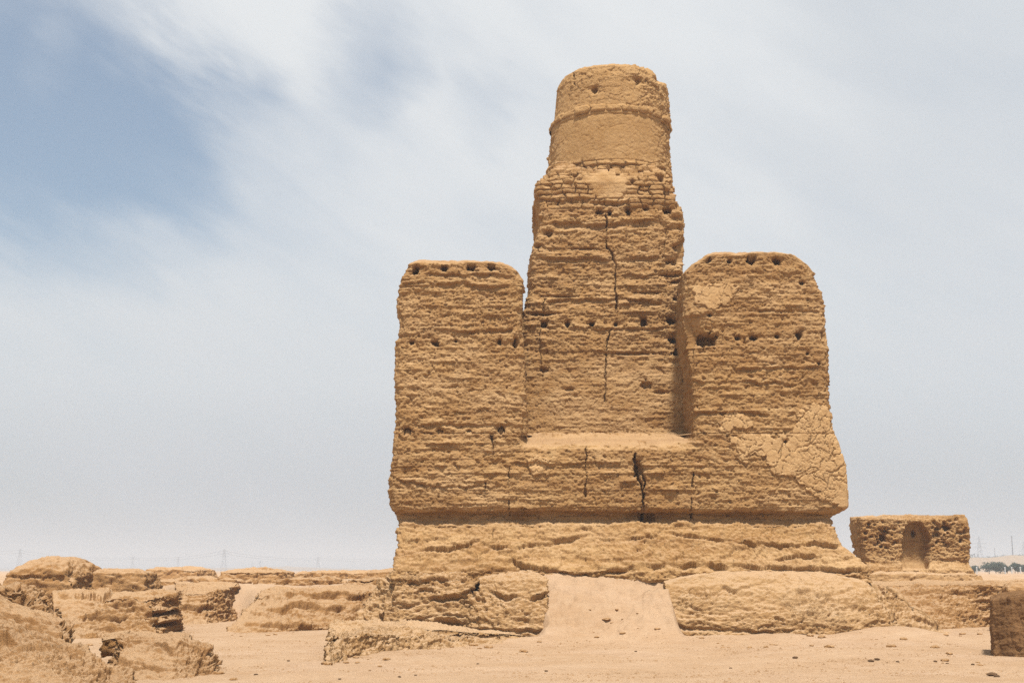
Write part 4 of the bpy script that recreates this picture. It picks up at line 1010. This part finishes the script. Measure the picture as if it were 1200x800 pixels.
b1 = N.new('ShaderNodeBackground'); b1.inputs['Strength'].default_value = .080
tint = N.new('ShaderNodeMix'); tint.data_type = 'RGBA'; tint.blend_type = 'MULTIPLY'; tint.inputs['Factor'].default_value = 1
L.new(sky.outputs[0], [i for i in tint.inputs if i.type == 'RGBA'][0]); [i for i in tint.inputs if i.type == 'RGBA'][1].default_value = (.90, 1.0, .98, 1)
L.new([o for o in tint.outputs if o.type == 'RGBA'][0], b1.inputs['Color'])
tc = N.new('ShaderNodeTexCoord')
def math_(op, a, b=None, c=None):
    m = N.new('ShaderNodeMath'); m.operation = op
    for i, v in enumerate((a, b, c)):
        if v is None: continue
        if isinstance(v, (int, float)): m.inputs[i].default_value = v
        else: L.new(v, m.inputs[i])
    return m.outputs[0]
def vdir(px_, py_):
    u = (px_-600)/FPX; v = (400-py_)/FPX
    d = np.array([u, CT-v*ST, ST+v*CT]); return d/np.linalg.norm(d)
sep = N.new('ShaderNodeSeparateXYZ'); L.new(tc.outputs['Generated'], sep.inputs[0])
mp0 = N.new('ShaderNodeMapping'); mp0.inputs['Rotation'].default_value = (0, math.radians(-30), 0)
L.new(tc.outputs['Generated'], mp0.inputs[0])
mp = N.new('ShaderNodeMapping'); mp.inputs['Scale'].default_value = (1.0, 1.0, 3.0)
L.new(mp0.outputs[0], mp.inputs[0])
def warp(sc, amt, det=5, src=None):
    n = N.new('ShaderNodeTexNoise'); n.inputs['Scale'].default_value = sc; n.inputs['Detail'].default_value = det; n.inputs['Roughness'].default_value = .6
    L.new(src or tc.outputs['Generated'], n.inputs['Vector'])
    a = N.new('ShaderNodeVectorMath'); a.operation = 'SUBTRACT'; L.new(n.outputs['Color'], a.inputs[0]); a.inputs[1].default_value = (.5, .5, .5)
    b = N.new('ShaderNodeVectorMath'); b.operation = 'SCALE'; L.new(a.outputs[0], b.inputs[0]); b.inputs['Scale'].default_value = amt
    c = N.new('ShaderNodeVectorMath'); c.operation = 'ADD'; L.new(tc.outputs['Generated'], c.inputs[0]); L.new(b.outputs[0], c.inputs[1])
    d = N.new('ShaderNodeVectorMath'); d.operation = 'NORMALIZE'; L.new(c.outputs[0], d.inputs[0]); return d.outputs[0]
WARP = warp(4.0, .17, 5, mp.outputs[0])
def blob(px_, py_, rad, k=1.0):
    dp = N.new('ShaderNodeVectorMath'); dp.operation = 'DOT_PRODUCT'; L.new(WARP, dp.inputs[0]); dp.inputs[1].default_value = tuple(vdir(px_, py_))
    r = N.new('ShaderNodeMapRange'); r.interpolation_type = 'SMOOTHSTEP'
    r.inputs['From Min'].default_value = math.cos(math.radians(rad)); r.inputs['From Max'].default_value = 1; r.inputs['To Max'].default_value = k
    L.new(dp.outputs['Value'], r.inputs['Value']); return r.outputs[0]
def wnoise(sc, det, rgh, dist=0, off=0, vec=None):
    n = N.new('ShaderNodeTexNoise'); n.inputs['Scale'].default_value = sc; n.inputs['Detail'].default_value = det; n.inputs['Roughness'].default_value = rgh; n.inputs['Distortion'].default_value = dist
    n.noise_dimensions = '4D'; n.inputs['W'].default_value = off
    L.new(vec or mp.outputs[0], n.inputs['Vector']); return n.outputs['Fac']
n1 = wnoise(4.2, 6, .5, .5, 1.3); n2 = wnoise(9, 6, .5, .3, 4.1)
blue = 0.0
for a in [(50, 105, 10.5, .72), (250, 110, 9, .28), (110, 190, 8, .25), (420, 50, 4, .32), (570, 125, 3, .30), (330, 200, 8, .14), (20, 250, 5, .08), (-60, 30, 10, .4), (480, 40, 4, .16),
          (120, -20, 5.0, -.25), (200, 5, 5.2, -.33), (270, 22, 4.8, -.32), (325, 45, 4.0, -.2), (40, 64, 2.0, -.22), (150, 238, 2.2, -.16), (185, 252, 2.2, -.16), (210, 262, 2, -.12)]:
    blue = math_('ADD', blue, blob(*a))
blue = math_('ADD', blue, math_('MULTIPLY', math_('SUBTRACT', n1, .5), .7)); blue = math_('ADD', blue, math_('MULTIPLY', math_('SUBTRACT', n2, .5), .70))
bm_ = N.new('ShaderNodeMapRange'); bm_.interpolation_type = 'SMOOTHSTEP'; bm_.inputs['From Min'].default_value = -.25; bm_.inputs['From Max'].default_value = 1.30; L.new(blue, bm_.inputs['Value'])
bm_.inputs['To Max'].default_value = .84
# cloud brightness: whiter high up in the middle, greyer to the right and toward the horizon
cr = N.new('ShaderNodeValToRGB'); e = cr.color_ramp
e.elements[0].position = 0.0; e.elements[0].color = srgb(176, 181, 188)
e.elements[1].position = .5; e.elements[1].color = srgb(238, 241, 243)
for pos, col in ((.06, srgb(192, 198, 205)), (.14, srgb(218, 223, 227)), (.26, srgb(230, 234, 237))):
    x = e.elements.new(pos); x.color = col
L.new(math_('MAXIMUM', sep.outputs['Z'], 0.0), cr.inputs[0])
cm = N.new('ShaderNodeMix'); cm.data_type = 'RGBA'
ci = [i for i in cm.inputs if i.type == 'RGBA']; L.new(cr.outputs[0], ci[0]); ci[1].default_value = srgb(214, 220, 226)
n3 = wnoise(2.6, 4, .5, .3, 7.7)
g = math_('ADD', math_('MULTIPLY', math_('SUBTRACT', n3, .5), 1.5), blob(1250, 150, 16, .6))
g2 = N.new('ShaderNodeMapRange'); g2.interpolation_type = 'SMOOTHSTEP'; g2.inputs['From Min'].default_value = -.1; g2.inputs['From Max'].default_value = .8; g2.inputs['To Max'].default_value = .8; L.new(g, g2.inputs['Value'])
L.new(g2.outputs[0], cm.inputs['Factor'])
b2 = N.new('ShaderNodeBackground'); b2.inputs['Strength'].default_value = .56
L.new([o for o in cm.outputs if o.type == 'RGBA'][0], b2.inputs['Color'])
ms = N.new('ShaderNodeMixShader'); L.new(bm_.outputs[0], ms.inputs[0]); L.new(b2.outputs[0], ms.inputs[1]); L.new(b1.outputs[0], ms.inputs[2])
L.new(ms.outputs[0], out.inputs[0])

vs = scene.view_settings; vs.view_transform = 'Standard'; vs.look = 'None'; vs.exposure = 0.75; vs.gamma = 1.0; vs.use_curve_mapping = False
cy = scene.cycles; cy.sample_clamp_indirect = 3; cy.max_bounces = 5; cy.diffuse_bounces = 3; cy.volume_bounces = 1; cy.use_denoising = False; cy.denoising_prefilter = 'ACCURATE'; cy.denoising_input_passes = 'RGB_ALBEDO_NORMAL'; cy.transparent_max_bounces = 4
